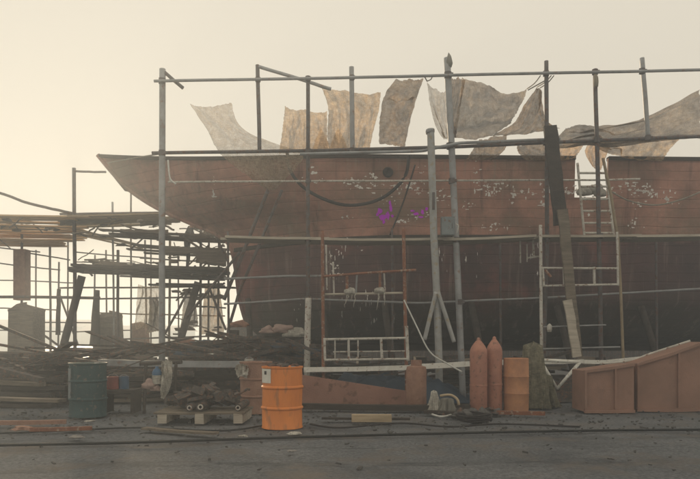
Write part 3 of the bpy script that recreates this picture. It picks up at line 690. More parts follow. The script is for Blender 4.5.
# ------------------------------------------------------------------ sacking covers
def sheet(name, label, rows_px, m, pleat=.05, freq=5, belly=.25, n_=44, v_=36, seed=0, rag=.02, vf=1.4, edge=.0):
    R_ = [catmull([P(*p) for p in r], n_) for r in rows_px]
    if name == 'sacking_cover':
        for k in range(n_ + 1):
            q = abs(math.sin(2 * math.pi * k / n_)); R_[0][k] = R_[0][k] - Vector((0, 0, .055 * q)); R_[1][k] = R_[1][k] - Vector((0, 0, .03 * q))
    grid = [[None] * (n_ + 1) for _ in range(v_ + 1)]
    for k in range(n_ + 1):
        c = catmull([r[k] for r in R_], v_)
        for j in range(v_ + 1): grid[j][k] = c[j]
    for j in range(v_ + 1):
        for k in range(n_ + 1):
            u, v = k / n_, j / v_
            fo = min(1, .15 + 5 * min(u, 1 - u)) * min(1, .15 + 5 * min(v, 1 - v))
            p = grid[j][k]; s = math.sin(math.pi * v) * belly
            w1 = noise.noise(Vector((u * freq + v * .8, v * vf, seed * 7.7))) + .5 * noise.noise(Vector((u * freq * 2.3 - v * 2, v * vf * 2.2, seed * 3.3)))
            w1 += .8 * (.35 - abs(noise.noise(Vector((u * freq * 1.3 + v * 1.1, v * 1.1 - u, seed * 5.1 + 3)))))
            w2 = noise.noise(Vector((u * 14, v * 14, seed)))
            p = p + Vector((0, s + pleat * 5.2 * w1 * fo + .012 * w2, .012 * w2))
            ed = min(u, 1 - u, v, 1 - v)
            if ed < .001: p = p + noise.noise_vector(Vector((u * 23, v * 23, seed))) * rag
            grid[j][k] = p
    c0 = [grid[0][0].copy(), grid[0][n_].copy()]
    mb = MB().grid(grid)
    o = one(mb, name, m, label, 'cover', smooth=True)
    if name == 'sacking_cover' and rows_px[0][0][1] < 110:
        for c in c0:
            top = Vector((c.x + .06, SY - .1, H + (HY - 77.5) * SY / F))
            if c.z < top.z + .1:
                MB().tube(catmull([c, c.lerp(top, .5) + Vector((.02, 0, -.02)), top], 6), .012, 5).build('tie_cord', 'rope', o, True)
    return o
sheet('netting', 'thin see-through netting hanging at the left end of the covers down over the ship side',
      [[(190, 104, 14), (205, 107, 14), (231, 103, 14)], [(207, 130, 14.2), (228, 130, 14.2), (245, 130, 14.2)], [(220, 153, 14.6), (252, 151, 14.6), (300, 152, 14.6)], [(247, 175, 15), (262, 176, 15), (296, 166, 15)], [(266, 189, 15.3), (275, 189, 15.3), (286, 178, 15.3)]], 'net', .04, 4, .1, seed=1)
sheet('sacking_cover', 'square tan sacking panel left of the tall backlit one',
      [[(285, 106, 16), (305, 109, 16), (327, 111, 16)], [(282, 130, 16), (303, 130, 16), (327, 130, 16)], [(279, 153, 16), (303, 153, 16), (328, 153, 16)]], 'tarp', .05, 6, .1, seed=2)
sheet('sacking_cover', 'creamy sacking panel with a sagging top edge behind the short grey pole',
      [[(320, 84, 15.2), (345, 90, 15.2), (381, 92, 15.2)], [(328, 105, 15.4), (352, 108, 15.4), (379, 108, 15.4)], [(327, 130, 15.6), (350, 131, 15.6), (373, 131, 15.6)], [(329, 153, 15.8), (350, 152, 15.8), (369, 152, 15.8)]], 'tarp', .06, 6, .15, seed=3)
sheet('sacking_cover', 'brown folded sacking panel slanting down to the left from the top rail',
      [[(396, 78, 14.4), (410, 78, 14.3), (424, 77, 14.2)], [(385, 92, 14.6), (403, 92, 14.5), (418, 94, 14.4)], [(380, 118, 14.8), (398, 121, 14.8), (410, 122, 14.7)], [(379, 144, 15.2), (393, 145, 15.1), (405, 147, 15)]], 'tarp_brown', .09, 2, .25, seed=4, vf=6)
sheet('sacking_cover', 'narrow pale drape hanging in a point left of the thick grey pole',
      [[(427, 81, 13.9), (436, 88, 13.9), (446, 90, 13.9)], [(431, 105, 14), (438, 108, 14), (447, 106, 14)], [(437, 125, 14), (442, 127, 14), (449, 125, 14)], [(444, 139, 14), (448, 139, 14), (452, 138, 14)]], 'net', .05, 5, .1, seed=5)
sheet('sacking_cover', 'narrow folded brown strip hanging directly behind the thick grey pole',
      [[(451, 76, 14.1), (458, 77, 14), (466, 78, 14)], [(450, 100, 14.2), (456, 100, 14.1), (462, 100, 14.1)], [(449, 125, 14.2), (453, 126, 14.2), (458, 125, 14.2)], [(447, 138, 14.2), (451, 138, 14.2), (456, 138, 14.2)]], 'tarp_brown', .06, 5, .1, seed=6)
sheet('sacking_cover', 'largest grey cover bellying like a sail under the top rail',
      [[(462, 77, 14.3), (480, 80, 14.3), (503, 91, 14.3), (527, 89, 14.3)], [(461, 92, 14.3), (478, 93, 14.1), (503, 99, 14.1), (525, 97, 14.3)], [(458, 110, 14.1), (478, 110, 13.7), (501, 111, 13.7), (520, 106, 14.2)],
       [(454, 124, 13.9), (476, 123, 13.3), (498, 121, 13.3), (516, 114, 14)], [(450, 131, 14.1), (474, 129, 14.6), (496, 126, 14.6), (513, 118, 14.3)], [(448, 137, 14.4), (472, 139, 14.9), (494, 134, 14.9), (511, 123, 14.4)]], 'tarp_grey', .08, 3, .0, v_=50, seed=7, vf=2.6)
sheet('sacking_cover', 'brown triangular flap peaked beside the dark leaning plank',
      [[(537, 87, 14.3), (538.5, 87, 14.3), (540, 88, 14.3)], [(526, 103, 14.4), (537, 103, 14.4), (545, 104, 14.4)], [(516, 120, 14.5), (534, 121, 14.5), (550, 120, 14.5)], [(490, 136, 14.8), (522, 134, 14.8), (560, 128, 14.8)]], 'tarp_brown', .08, 4, .2, seed=8)
sheet('sacking_cover', 'low brown flap under the sail shaped grey cover',
      [[(480, 139, 15.4), (494, 135, 15.4), (507, 133, 15.4)], [(474, 148, 15.5), (489, 148, 15.5), (506, 148, 15.5)], [(466, 160, 15.7), (480, 160, 15.7), (492, 160, 15.7)]], 'tarp_brown', .05, 4, .1, seed=9)
sheet('sacking_cover', 'low brown flap just left of the dark leaning plank',
      [[(517, 143, 15.4), (530, 143, 15.4), (552, 137, 15.4)], [(520, 151, 15.5), (536, 151, 15.5), (556, 150, 15.5)], [(526, 160, 15.7), (540, 160, 15.7), (560, 160, 15.7)]], 'tarp_brown', .05, 4, .1, seed=10)
sheet('sacking_cover', 'wide dark cover rising to the right edge above the ship',
      [[(566, 128, 15), (580, 122, 15), (604, 125, 15), (640, 117, 15), (700, 89, 15)], [(560, 135, 15), (585, 131, 15), (612, 132, 15), (650, 125, 15), (705, 106, 15)], [(556, 142, 15), (590, 137, 14.8), (620, 140, 14.8), (660, 134, 14.8), (705, 126, 14.8)], [(552, 150, 15), (590, 142, 15), (620, 146, 15), (660, 140, 15), (705, 138, 15)]], 'tarp_grey', .09, 2.2, .2, n_=70, seed=11, vf=7)
sheet('sacking_cover', 'beige cover gathered in a knot under the wide dark cover',
      [[(592, 140, 15.7), (620, 138, 15.7), (650, 136, 15.7), (680, 138, 15.7)], [(600, 147, 15.7), (622, 148, 15.7), (650, 148, 15.7), (672, 148, 15.7)], [(610, 154, 15.8), (628, 157, 15.8), (646, 160, 15.8), (662, 161, 15.8)]], 'tarp', .08, 5, .1, seed=12)
sheet('sacking_cover', 'tan wedge of sacking hanging in the ship side gap beside the ladder',
      [[(594, 137, 15.9), (601, 139, 15.9), (612, 141, 15.9)], [(586, 150, 15.9), (595, 152, 15.9), (607, 156, 15.9)], [(594, 168, 15.9), (597, 169, 15.9), (601, 170, 15.9)]], 'tarp_warm', .03, 4, .05, seed=13)
sheet('sacking_cover', 'bright tan flap left of the gap in the ship side',
      [[(553, 146, 15.9), (568, 142, 15.9), (588, 139, 15.9)], [(554, 152, 15.9), (566, 152, 15.9), (582, 148, 15.9)], [(555, 160, 15.9), (564, 160, 15.9), (575, 158, 15.9)]], 'tarp_warm', .03, 4, .05, seed=14)
for px, lab in ((321, 'small tan peak of cloth behind the left covers, the left one of two'), (338, 'small tan peak of cloth behind the left covers, the right one of two')):
    sheet('cloth_peak', lab, [[(px - 1, 130, 16.4), (px, 128, 16.4), (px + 1, 130, 16.4)], [(px - 6, 141, 16.4), (px, 140, 16.4), (px + 7, 141, 16.4)], [(px - 9, 153, 16.4), (px, 153, 16.4), (px + 10, 153, 16.4)]], 'tarp_warm', .02, 4, .02, 12, 10, px)
# tie cords from covers to the rail
for i, (a_, b_, lab) in enumerate((((190, 104, 14), (161, 82, 13.7), 'cord from the netting corner to the leftmost tall pole'), ((427, 81, 13.9), (424, 75.5, 13.5), 'short cord tying the pointed drape to the top rail'), ((528, 90, 14), (546, 80, 13.6), 'cord from the sail shaped cover to the thin dark pole'))):
    if i == 0: continue
    rope([a_, tuple((q + r_) / 2 for q, r_ in zip(a_, b_)), b_], 1.2, 'rope', lab, 'cord', 'cord', 6)

# ------------------------------------------------------------------ scaffolding of the next berth, far left
LY = 22.0
ls = thing('scaffold', 'distant scaffold of thin tubes and loose plank decks beyond the pointed end of the ship', 'scaffold', (-9, LY, 0))
def lp(pts, r, m='steel_dark', Y=LY, name='pole'): pole(pts, r, m, ls, Y, name, .04)
for px, y0, r, Y, m in ((-6, 210, 3, 22, 'steel_dark'), (22, 215, 2.4, 24, 'steel_dark'), (36, 250, 1.6, 27, 'steel_dark'), (50, 240, 2.2, 25, 'steel_dark'), (59, 262, 1.8, 26, 'steel_dark'), (74, 168, 3.6, 21, 'steel_dark'), (68, 235, 1.6, 26, 'steel_dark'),
                        (95, 255, 1.7, 27, 'steel_dark'), (106, 250, 1.7, 26, 'steel_dark'), (112.5, 202, 2.0, 23, 'steel'), (118, 250, 2.8, 22, 'steel_dark'), (131, 188, 1.8, 24, 'steel_dark'), (145, 240, 1.9, 25, 'steel_dark'),
                        (151, 235, 1.6, 27, 'steel_dark'), (170, 240, 2.4, 22, 'bamboo'), (201, 212, 2.6, 21, 'steel_dark'), (178, 248, 1.6, 25, 'steel_dark'), (209, 236, 2.0, 22, 'steel_dark'), (219, 240, 2.2, 21, 'steel_dark'), (-20, 230, 2.4, 24, 'steel_dark')):
    lp([(px, y0), (px + random.uniform(-2, 2), HY + F * H / Y)], r, m, Y)
for x0, y0, x1, y1, r, Y in ((74, 171, 106, 172, 2.2, 21), (-15, 188, 28, 203, 2.8, 21), (28, 203, 76, 214, 2.8, 21), (60, 214, 180, 212, 2.2, 22), (20, 252, 70, 260, 1.4, 24), (75, 252, 150, 258, 1.3, 24), (-10, 262, 60, 270, 1.4, 25),
                              (76, 262, 135, 263, 1.3, 26), (60, 288, 225, 286, 1.8, 23), (-15, 297, 100, 298, 3.0, 22), (98, 299, 225, 297, 1.8, 22), (-15, 308, 60, 310, 1.4, 25), (20, 322, 110, 323, 1.4, 25), (100, 313, 225, 316, 1.4, 25),
                              (-15, 330, 70, 332, 1.4, 26), (75, 332, 170, 330, 1.3, 26), (140, 258, 225, 262, 1.6, 23), (160, 253, 225, 250, 1.6, 22), (-15, 280, 76, 283, 1.3, 27), (140, 270, 200, 268, 1.3, 25), (100, 340, 225, 336, 1.8, 23),
                              (120, 276, 225, 280, 2.0, 22), (190, 306, 226, 308, 1.6, 22), (-15, 246, 40, 252, 1.4, 26)):
    lp([(x0, y0), ((x0 + x1) / 2, (y0 + y1) / 2 + random.uniform(-.6, .6)), (x1, y1)], r, 'steel_dark', Y, 'rail')
# diagonals
for x0, y0, x1, y1, r, Y, m in ((82, 276, 62, 352, 7.5, 21, 'wood_dark'), (198, 282, 177, 352, 7, 20, 'wood_dark'), (190, 288, 165, 334, 2.4, 20, 'steel_dark'), (58, 290, 78, 345, 2, 24, 'steel_dark'), (210, 290, 226, 330, 2.4, 21, 'steel_dark'), (36, 330, 62, 348, 2.2, 23, 'steel_dark'),
                                 (214, 232, 228, 262, 2.4, 19.5, 'steel_dark'), (153, 262, 185, 276, 1.6, 22, 'steel_dark'), (130, 250, 150, 232, 1.6, 23, 'steel_dark')):
    lp([(x0, y0), (x1, y1)], r, m, Y, 'brace')
# plank decks seen from below: (px range, py at near edge, Y range, slope)
def deck(xa, ya, xb, yb, Y0, Y1, zt, m, gap=.04, jitter=12, skip=0.0, wd=.26, parent=None, th=.05):
    A, B = P(xa, ya, Y0), P(xb, yb, Y0); y = Y0; k = 0
    while y < Y1:
        if random.random() >= skip:
            s_ = y / Y0
            f_ = (y - Y0) / max(.01, Y1 - Y0)
            x0 = (xa + random.uniform(-jitter, jitter) - CX) * y / F; x1 = (xb + random.uniform(-jitter, jitter) - CX) * y / F
            plank((x0, y + random.uniform(-.05, .05), A.z + zt * f_ + random.uniform(-.04, .04)), (x1, y + random.uniform(-.12, .12), B.z + zt * f_ + random.uniform(-.05, .05)), wd, th, m, parent or ls)
        y += wd + gap; k += 1
deck(-20, 214, 80, 217, 20.5, 25.5, 0, 'wood_glow', .06, 10, .05)  # low sun's glow put into the leftmost boards' colour, fainter on middle decks
deck(62, 217, 172, 213, 20.5, 22.3, 0, 'wood_pale', .08, 12, 0)
deck(60, 226, 150, 245, 22.6, 24.2, .1, 'wood_pale', .06, 12, 0)
deck(105, 231, 228, 237, 20.0, 21.2, 0, 'wood', .08, 8, 0)
deck(135, 243, 226, 247, 20.6, 23, 0, 'wood', .18, 12, .2)
deck(-20, 238, 66, 240, 23.5, 25.2, 0, 'wood_glow', .05, 6, 0)
deck(76, 266, 150, 267, 19.5, 21.6, 0, 'wood_dark', .03, 7, 0, .28, th=.08)
deck(138, 266, 226, 269, 19.5, 22.3, -.05, 'wood_dark', .03, 7, 0, .28, th=.08)
deck(150, 283, 226, 284, 19.8, 20.8, 0, 'wood_dark', .2, 10, 0)
mb = MB(); random.seed(77)
for (x0, x1, y0, y1, cnt) in ((172, 226, 212, 276, 34), (60, 170, 216, 238, 26), (120, 226, 232, 276, 30), (78, 140, 258, 272, 14), (170, 226, 280, 345, 26), (-10, 60, 214, 244, 14)):
    for k in range(cnt):
        Y = random.uniform(20, 23); c = P(random.uniform(x0, x1), random.uniform(y0, y1), Y); L = random.uniform(.25, .9); a_ = random.gauss(0, .35) if random.random() < .75 else random.uniform(-1.5, 1.5)
        dv = Vector((math.cos(a_), random.uniform(-.4, .4), math.sin(a_))) * L
        if (c + dv).x > (224 - CX) * Y / F: dv.x = -abs(dv.x)
        if random.random() < .5: mb.tube(wob(c, c + dv, 4, .05), random.uniform(.015, .04), 6)
        else: mb.rock(c, (random.uniform(.08, .25), .1, random.uniform(.03, .09)), k, 1, .9)
tag(mb.build('lashed_scraps', 'wood', ls), kind='stuff')
# loose boards standing on edge along the deck, lumpy load
for (xa, ya, xb, yb, Y, hgt) in ((100, 262, 142, 268, 20, .14), (120, 232, 168, 233, 20.2, .2), (140, 224, 180, 220, 21, .15), (165, 250, 226, 252, 20.4, .22), (84, 270, 134, 268, 20.3, .2), (196, 254, 226, 258, 20.2, .5), (60, 222, 110, 219, 21, .2)):
    flat = P(xa, ya, Y), P(xb, yb, Y); mb = MB(); rows = []
    n_ = 10
    for k in range(n_ + 1):
        c = flat[0].lerp(flat[1], k / n_) + Vector((0, 0, .05 * noise.noise(Vector((k * .8, Y, xa))))); h_ = hgt * (1 + .5 * noise.noise(Vector((k * .9, xa, 0))))
        rows.append([c + Vector((0, 0, -h_ / 2)), c + Vector((0, .05, -h_ / 2)), c + Vector((0, .05, h_ / 2)), c + Vector((0, 0, h_ / 2)), c + Vector((0, 0, -h_ / 2))])
    mb.grid(rows)
    for r in (rows[0], rows[-1]): mb.bm.faces.new([mb.bm.verts.new(v) for v in r[:4]])
    mb.build('side_board', 'wood', ls)
# scraps of netting and sacks hanging in that scaffold
for i, (x0, y0, x1, y1, Y, m, lab) in enumerate(((133, 284, 163, 330, 22.5, 'net', 'pale cloth hanging low in the distant scaffold left of the tall pole'), (200, 284, 224, 335, 22.5, 'tarp', 'pale cloth hanging low in the distant scaffold beside the dark end of the hull'),
        (180, 290, 198, 330, 23, 'tarp_grey', 'grey cloth hanging between leaning posts in the distant scaffold'), (198, 216, 222, 238, 21.5, 'net', 'torn netting under the overhang of the ship'), (146, 296, 160, 334, 22, 'tarp_grey', 'hanging bundle of sacking just left of the tall pole, narrow at the top'))):
    s_ = 5 if i != 4 else 3
    sheet('hanging_cloth', lab, [[(x0 + s_, y0, Y), ((x0 + x1) / 2, y0 + 3, Y), (x1 - s_, y0, Y)], [(x0 + 2, (y0 + y1) / 2, Y), ((x0 + x1) / 2, (y0 + y1) / 2, Y), (x1 - 2, (y0 + y1) / 2, Y)], [(x0, y1, Y), ((x0 + x1) / 2, y1 - 2, Y), (x1, y1 - 3, Y)]], m, .09, 5, .1, 24, 20, 20 + i)
# load of sacks and blocks
def sack_pile(name, label, px0, px1, ytop, Y, z0, m, nx=3, nz=3, cat='sacks'):
    t = thing(name, label, cat, (((px0 + px1) / 2 - CX) * Y / F, Y, z0)); W = (px1 - px0) * Y / F; Ht = H + (HY - ytop) * Y / F - z0
    for j in range(nz):
        for k in range(nx):
            c = Vector(((px0 - CX) * Y / F + W * (k + .5 + (.25 if j % 2 else -.1) * .4) / nx, Y + random.uniform(-.08, .08), z0 + Ht * (j + .5) / nz))
            MB().rock(c, (W / nx * .56, .3, Ht / nz * .6), j * 7 + k + px0, 2, .3).build('sack', m, t, True)
    return t
def PG(px, Y): return ((px - CX) * Y / F, Y, 0)
drape('covered_stack', 'tall square covered stack silhouetted at the left edge of the distant scaffold', 'covered stack', PG(27, 22), .47, .5, H + (HY - 310) * 22 / F, 'wood', .93, 1, .8, pleat=.12)
drape('covered_stack', 'lumpy covered stack rising left of centre in the distant scaffold', 'covered stack', PG(109, 24), .52, .45, H + (HY - 317) * 24 / F, 'wood', .8, 2, .6, pleat=.2)
drape('covered_stack', 'low reddish covered stack beside the pale hanging cloth', 'covered stack', PG(140, 25), .40, .35, H + (HY - 326) * 25 / F, 'rust', .8, 4, .5, pleat=.15)
MB_ = MB().box(P(22, 275, 23), (.42, .4, 1.8)); one(MB_, 'water_tank', 'rust', 'upright dark tank high in the distant scaffold at the left edge', 'tank')
mb = MB().tube(wob(P(97, 290, 23), P(95, 345, 23), 6, .03), .10, 8, .2); one(mb, 'wrapped_post', 'wood_dark', 'thick wrapped post standing left of the grey sack stack', 'post', smooth=True)
mb = MB().tube(wob(P(59, 289, 23), P(58, 335, 23), 6, .03), .07, 8, .09); one(mb, 'wrapped_post', 'wood_dark', 'short dark post between the thin tubes near the left leaning post', 'post', smooth=True)

# ------------------------------------------------------------------ worker on the distant deck
def skin_mesh(verts, edges, radii, sub=1, root=0):
    me = bpy.data.meshes.new('tmp'); me.from_pydata(verts, edges, []); o = bpy.data.objects.new('tmp', me); COL.objects.link(o)
    md = o.modifiers.new('s', 'SKIN'); md.use_smooth_shade = True
    for i, r in enumerate(radii):
        v = me.skin_vertices[0].data[i]; v.radius = r if isinstance(r, tuple) else (r, r); v.use_root = (i == root)
    ss = o.modifiers.new('u', 'SUBSURF'); ss.levels = sub; ss.render_levels = sub
    dg = bpy.context.evaluated_depsgraph_get(); ev = o.evaluated_get(dg); m2 = bpy.data.meshes.new_from_object(ev)
    bpy.data.objects.remove(o); return m2
pz = P(187, 272, 21.4)
person = thing('person', 'person in dark clothes standing bent on the distant plank deck under the ship overhang', 'person', pz)
V = [(0, 0, .90), (.02, 0, 1.08), (.06, 0, 1.25), (.12, 0, 1.40), (.15, 0, 1.47), (.185, 0, 1.54), (.21, 0, 1.62),
     (.0, .09, .86), (.03, .10, .48), (-.02, .10, .08), (.10, .11, .03),
     (.0, -.09, .86), (.06, -.10, .48), (.02, -.10, .08), (.14, -.11, .03),
     (.12, .19, 1.38), (.20, .25, 1.12), (.38, .22, .98), (.12, -.19, 1.38), (.22, -.26, 1.12), (.40, -.22, .99)]
E = [(0, 1), (1, 2), (2, 3), (3, 4), (4, 5), (5, 6), (0, 7), (7, 8), (8, 9), (9, 10), (0, 11), (11, 12), (12, 13), (13, 14), (3, 15), (15, 16), (16, 17), (3, 18), (18, 19), (19, 20)]
Rr = [(.13, .15), (.12, .14), (.13, .16), (.12, .15), .055, (.09, .08), (.085, .08), .085, .06, .042, .035, .085, .06, .042, .035, .06, .045, .03, .06, .045, .03]
bmx = bmesh.new(); m2 = skin_mesh(V, E, Rr, 2); bmx.from_mesh(m2)
for hy, hx, hz in ((.22, .38, .98), (-.22, .40, .99)):
    for k, dy in enumerate((-.03, -.01, .01, .03, .045)):
        L = (.075, .085, .08, .065, .05)[k]
        m3 = skin_mesh([(hx - .01, hy + dy * .5, hz), (hx + .05, hy + dy, hz - .01), (hx + .05 + L * .6, hy + dy * 1.1, hz - .03), (hx + .05 + L, hy + dy * 1.1, hz - .06)], [(0, 1), (1, 2), (2, 3)], [.014, .010, .009, .007], 1)
        bmx.from_mesh(m3)
# nose and ears as small swellings
for c, r_ in (((.30, 0, 1.575), .016), ((.19, .085, 1.58), .02), ((.19, -.085, 1.58), .02)):
    rr = bmesh.ops.create_icosphere(bmx, subdivisions=1, radius=r_); bmesh.ops.translate(bmx, verts=rr['verts'], vec=c)
me = bpy.data.meshes.new('body'); bmx.to_mesh(me); bmx.free()
for m_ in ('skin', 'shirt', 'trousers'): me.materials.append(M[m_])
for p in me.polygons:
    p.use_smooth = True; c = p.center
    p.material_index = 2 if (c.z < .95 and c.x < .2 and c.z > .07) else (1 if (c.z < 1.46 and c.x < .32 and c.z > .9) else (0 if c.z > .1 else 1))
o = bpy.data.objects.new('body', me); COL.objects.link(o); o.parent = person; 
mb = MB(); mb.lathe([(.105, 0), (.102, .05), (.08, .10), (.04, .125), (0, .13)], pz + Vector((.19, 0, 1.585)), 16, (.15, 0, 1)); mb.build('hair', 'hair', person, True)

# ------------------------------------------------------------------ props on the ground
def drum(name, label, loc, m, r=.29, h=.89, group=None):
    t = thing(name, label, 'drum', loc, group); x, y, z = loc
    prof_ = [(0, .02), (r - .02, .02), (r - .01, 0), (r + .006, .005), (r + .006, .02), (r, .03)]
    for k in range(1, 3): prof_ += [(r, h * k / 3 - .025), (r + .017, h * k / 3 - .008), (r + .017, h * k / 3 + .008), (r, h * k / 3 + .025)]
    # corrugations near the top
    prof_ += [(r, h - .03), (r + .012, h - .022), (r + .013, h), (r - .004, h), (r - .012, h - .02)]
    mb = MB().lathe(prof_, loc, 48)
    for v in mb.bm.verts:       # small dents
        dd = .010 * noise.noise(v.co * 3.5 + Vector((x, 0, 0))); q = (v.co - Vector(loc)); q.z = 0
        if q.length > .1: v.co += q.normalized() * dd
    mb.build('drum_body', m, t, 'auto')
    MB().lathe([(r - .012, h - .02), (r * .6, h - .018), (0, h - .016)], loc, 48).build('lid', m, t, True)
    MB().lathe([(0, .0), (.035, .0), (.035, .02), (.0, .022)], Vector(loc) + Vector((r * .55, -.05, h - .018)), 14).build('bung', 'steel', t, True)
    return t
od = drum('oil_drum', 'bright orange oil drum with a white paper label', G(282.3, 9.36) , 'orange')
# label sheet wrapped on the drum
x, y, z = od.location; rows = []
for j in range(6):
    rr = []
    for k in range(9):
        a_ = R(180 + 20 + 0) + R(43) * k / 8
        rad = .2975 + .002 * noise.noise(Vector((j, k, 0)))
        rr.append(Vector((x + rad * math.cos(a_), y + rad * math.sin(a_), .86 - .20 * j / 5)))
    rows.append(rr)
MB().grid(rows).build('paper_label', 'label', od, True)
rows = []
for j in range(3):
    rr = []
    for k in range(4):
        a_ = R(218) + R(10) * k / 3; rr.append(Vector((x + .3005 * math.cos(a_), y + .3005 * math.sin(a_), .83 - .05 * j / 2)))
    rows.append(rr)
MB().grid(rows).build('printed_mark', 'black', od, True)
mb = MB()   # clutter on the lid
for k in range(7): mb.rock(Vector((x + random.uniform(-.2, .2), y + random.uniform(-.2, .2), .90)), (.07, .06, .03), k + 3, 1, .6)
one(mb, 'scrap_heap', 'scrap', 'scraps of dark metal lying on top of the orange drum', 'scrap', kind='stuff')
drum('oil_drum', 'dark teal oil drum standing at the left among the clutter', G(88, 10.7), 'teal')
td = bpy.data.objects['oil_drum.001']; x, y, z = td.location; rows = []
for j in range(9):
    rr = []
    for k in range(9):
        a_ = R(188 + 45 * k / 8 + 6 * noise.noise(Vector((j * .8, 0, 5)))); rr.append(Vector((x + .302 * math.cos(a_), y + .302 * math.sin(a_), .80 - .48 * j / 8 + .03 * noise.noise(Vector((k * .7, j, 2))))))
    rows.append(rr)
MB().grid(rows).build('faded_patch', 'bluebox', td, True)
drum('oil_drum', 'rust brown drum half hidden behind the orange drum', G(256, 11.2), 'rust', .27)
t = thing('oil_drum', 'orange brown rusty drum just right of the pair of gas cylinders', 'drum', G(516, 11.6)); x, y, z = t.location
mb = MB().lathe([(0, .01), (.22, .0), (.225, .3), (.232, .31), (.225, .33), (.225, .6), (.232, .61), (.225, .63), (.222, .93), (.21, .94), (.205, .92), (0, .915)], t.location, 36); mb.build('drum_body', 'rust_orange', t, 'auto')

def cylinder(name, label, loc, r, h, m='cyl', cap=True):
    t = thing(name, label, 'gas cylinder', loc)
    p = [(0, .0), (r * .9, 0), (r, .03), (r, h * .80)]
    for k in range(1, 10):
        f_ = k / 9; p.append((r * (1 - .80 * f_ ** 1.7), h * (.80 + .165 * f_)))
    MB().lathe(p + [(0, h * .966)], loc, 32).build('cylinder_body', m, t, 'auto')
    MB().lathe([(r * .24, h * .95), (r * .25, h * .975), (r * .14, h * .995), (0, h)], loc, 16).build('valve_cap', m, t, True)
    MB().lathe([(r + .004, h * .34), (r + .006, h * .345), (r + .006, h * .36), (r + .004, h * .365)], loc, 32).build('band', m, t, True)
    return t
cylinder('gas_cylinder', 'left one of the two tall red brown gas cylinders standing side by side', G(478.5, 11.45), .152, 1.31)
cylinder('gas_cylinder', 'right one of the two tall red brown gas cylinders standing side by side', G(494.3, 11.6), .14, 1.33)
t = thing('gas_cylinder', 'short stout rusty gas cylinder with a wide collar right of the wedge plate', 'gas cylinder', G(416.3, 11.7)); loc = t.location
MB().lathe([(0, 0), (.17, 0), (.185, .03), (.185, .72), (.17, .78), (.09, .80), (0, .80)], loc, 32).build('cylinder_body', 'rust', t, 'auto')
MB().lathe([(.10, .79), (.10, .90), (.08, .90), (.08, .81)], loc, 20).build('collar', 'rust', t, 'auto')

# tapering red-brown plate, leaning on trestles behind the orange drum
Yp = 12.2
A, B, C_, D_ = P(244, 366, Yp), P(407, 391, Yp), P(407, 408, Yp), P(244, 408, Yp)
C_.z = D_.z = .02
t = thing('steel_plate', 'long tapering red brown steel plate standing on edge behind the orange drum', 'steel plate', (A + B) / 2 * 1)
t.location.z = 0
MB().prism([A, B, C_, D_], (0, .04, 0)).build('plate', 'redprimer', t)
for f_ in (.15, .5, .85):
    c = D_.lerp(C_, f_); MB().prism([c + Vector((0, .04, 0)), c + Vector((0, .45, 0)), c + Vector((0, .04, .35))], (.04, 0, 0)).build('stiffener', 'redprimer', t)

# right-hand steel tanks / plates
for (x0, x1, y0, y1, Yt, lab) in ((584, 634, 365, 352, 11.2, 'left one of the two large red brown steel boxes at the lower right'), (636, 704, 352, 330, 11.4, 'right one of the two large red brown steel boxes, its top sloping up')):
    t = thing('steel_box', lab, 'steel box', G((x0 + x1) / 2, Yt)); a_, b_ = P(x0, y0 + (6 if x0 < 600 else 12), Yt), P(x1, y1 + 12, Yt)
    MB().prism([Vector((a_.x, Yt, .02)), Vector((b_.x, Yt, .02)), b_, a_], (0, .6, 0)).build('box_body', 'pale_primer', t)
    fl = .035
    for c0, c1 in ((a_, b_), (Vector((a_.x, Yt, .04)), Vector((b_.x, Yt, .04)))):
        plank(c0 + Vector((0, -.02, -.01)), c1 + Vector((0, -.02, -.01)), .06, .05, 'pale_primer', t, 'flange')
    for f_ in (.02, .62):
        xx = a_.x + (b_.x - a_.x) * f_; zt = a_.z + (b_.z - a_.z) * f_
        MB().box((xx, Yt - .02, zt / 2 + .02), (.035, .05, zt - .1)).build('rib', 'pale_primer', t)
rope([(600, 364, 11.9), (630, 361, 11.9), (650, 354, 11.9), (690, 341, 11.9)], 2.4, 'steel_white', 'pale pipe lying over the large steel boxes at the right', 'pipe', 'pipe', 12)

# sacks draped on stand right of the rusty drum
drape('draped_heap', 'olive grey netting heaped over a stand right of the rusty drum', 'netting', G(533, 12.1), .27, .25, 1.12, 'netheap', .62, 3, .2, pleat=.6)
drape('draped_heap', 'lower fold of olive netting spilling right from the draped stand', 'netting', G(546, 12.3), .22, .22, .55, 'netheap', .45, 8, .1, pleat=.6)

# junk between: white bag, yellow tool, stones, blue tarpaulin
drape('plastic_bag', 'crumpled pale plastic bag on the ground right of the stout cylinder', 'bag', G(434, 11.3), .13, .12, .36, 'cloth_white', .35, 11, 0, pleat=.7)
drape('plastic_bag', 'grey crumpled sack beneath the bent yellow strap', 'bag', G(447, 11.2), .17, .15, .24, 'sack_grey', .6, 12, .2, pleat=.7)
rope([(440, 396, 11.0), (450, 395, 10.95), (457, 399, 10.9), (459, 405, 10.9)], 2.6, 'wood_pale', 'bent yellowish strap lying over the grey sack', 'strap', 'strap', 12)
random.seed(41)
for i, (px, Yr, s_) in enumerate(((461, 10.6, .12), (471, 10.2, .17), (482, 10.4, .15), (489, 10.8, .13), (455, 10.4, .08), (476, 9.8, .09), (443, 10.8, .07), (497, 11, .08))):
    mb = MB(); mb.rock(G(px, Yr) + Vector((0, 0, s_ * .35)), (s_ * 1.0, s_ * .9, s_ * .6), i + 11, 3, .9)
    one(mb, 'rubble', 'chips' if i % 3 else 'scrap', 'lump of dark rubble in the heap before the pair of gas cylinders', 'rubble', 'rubble before the gas cylinders')
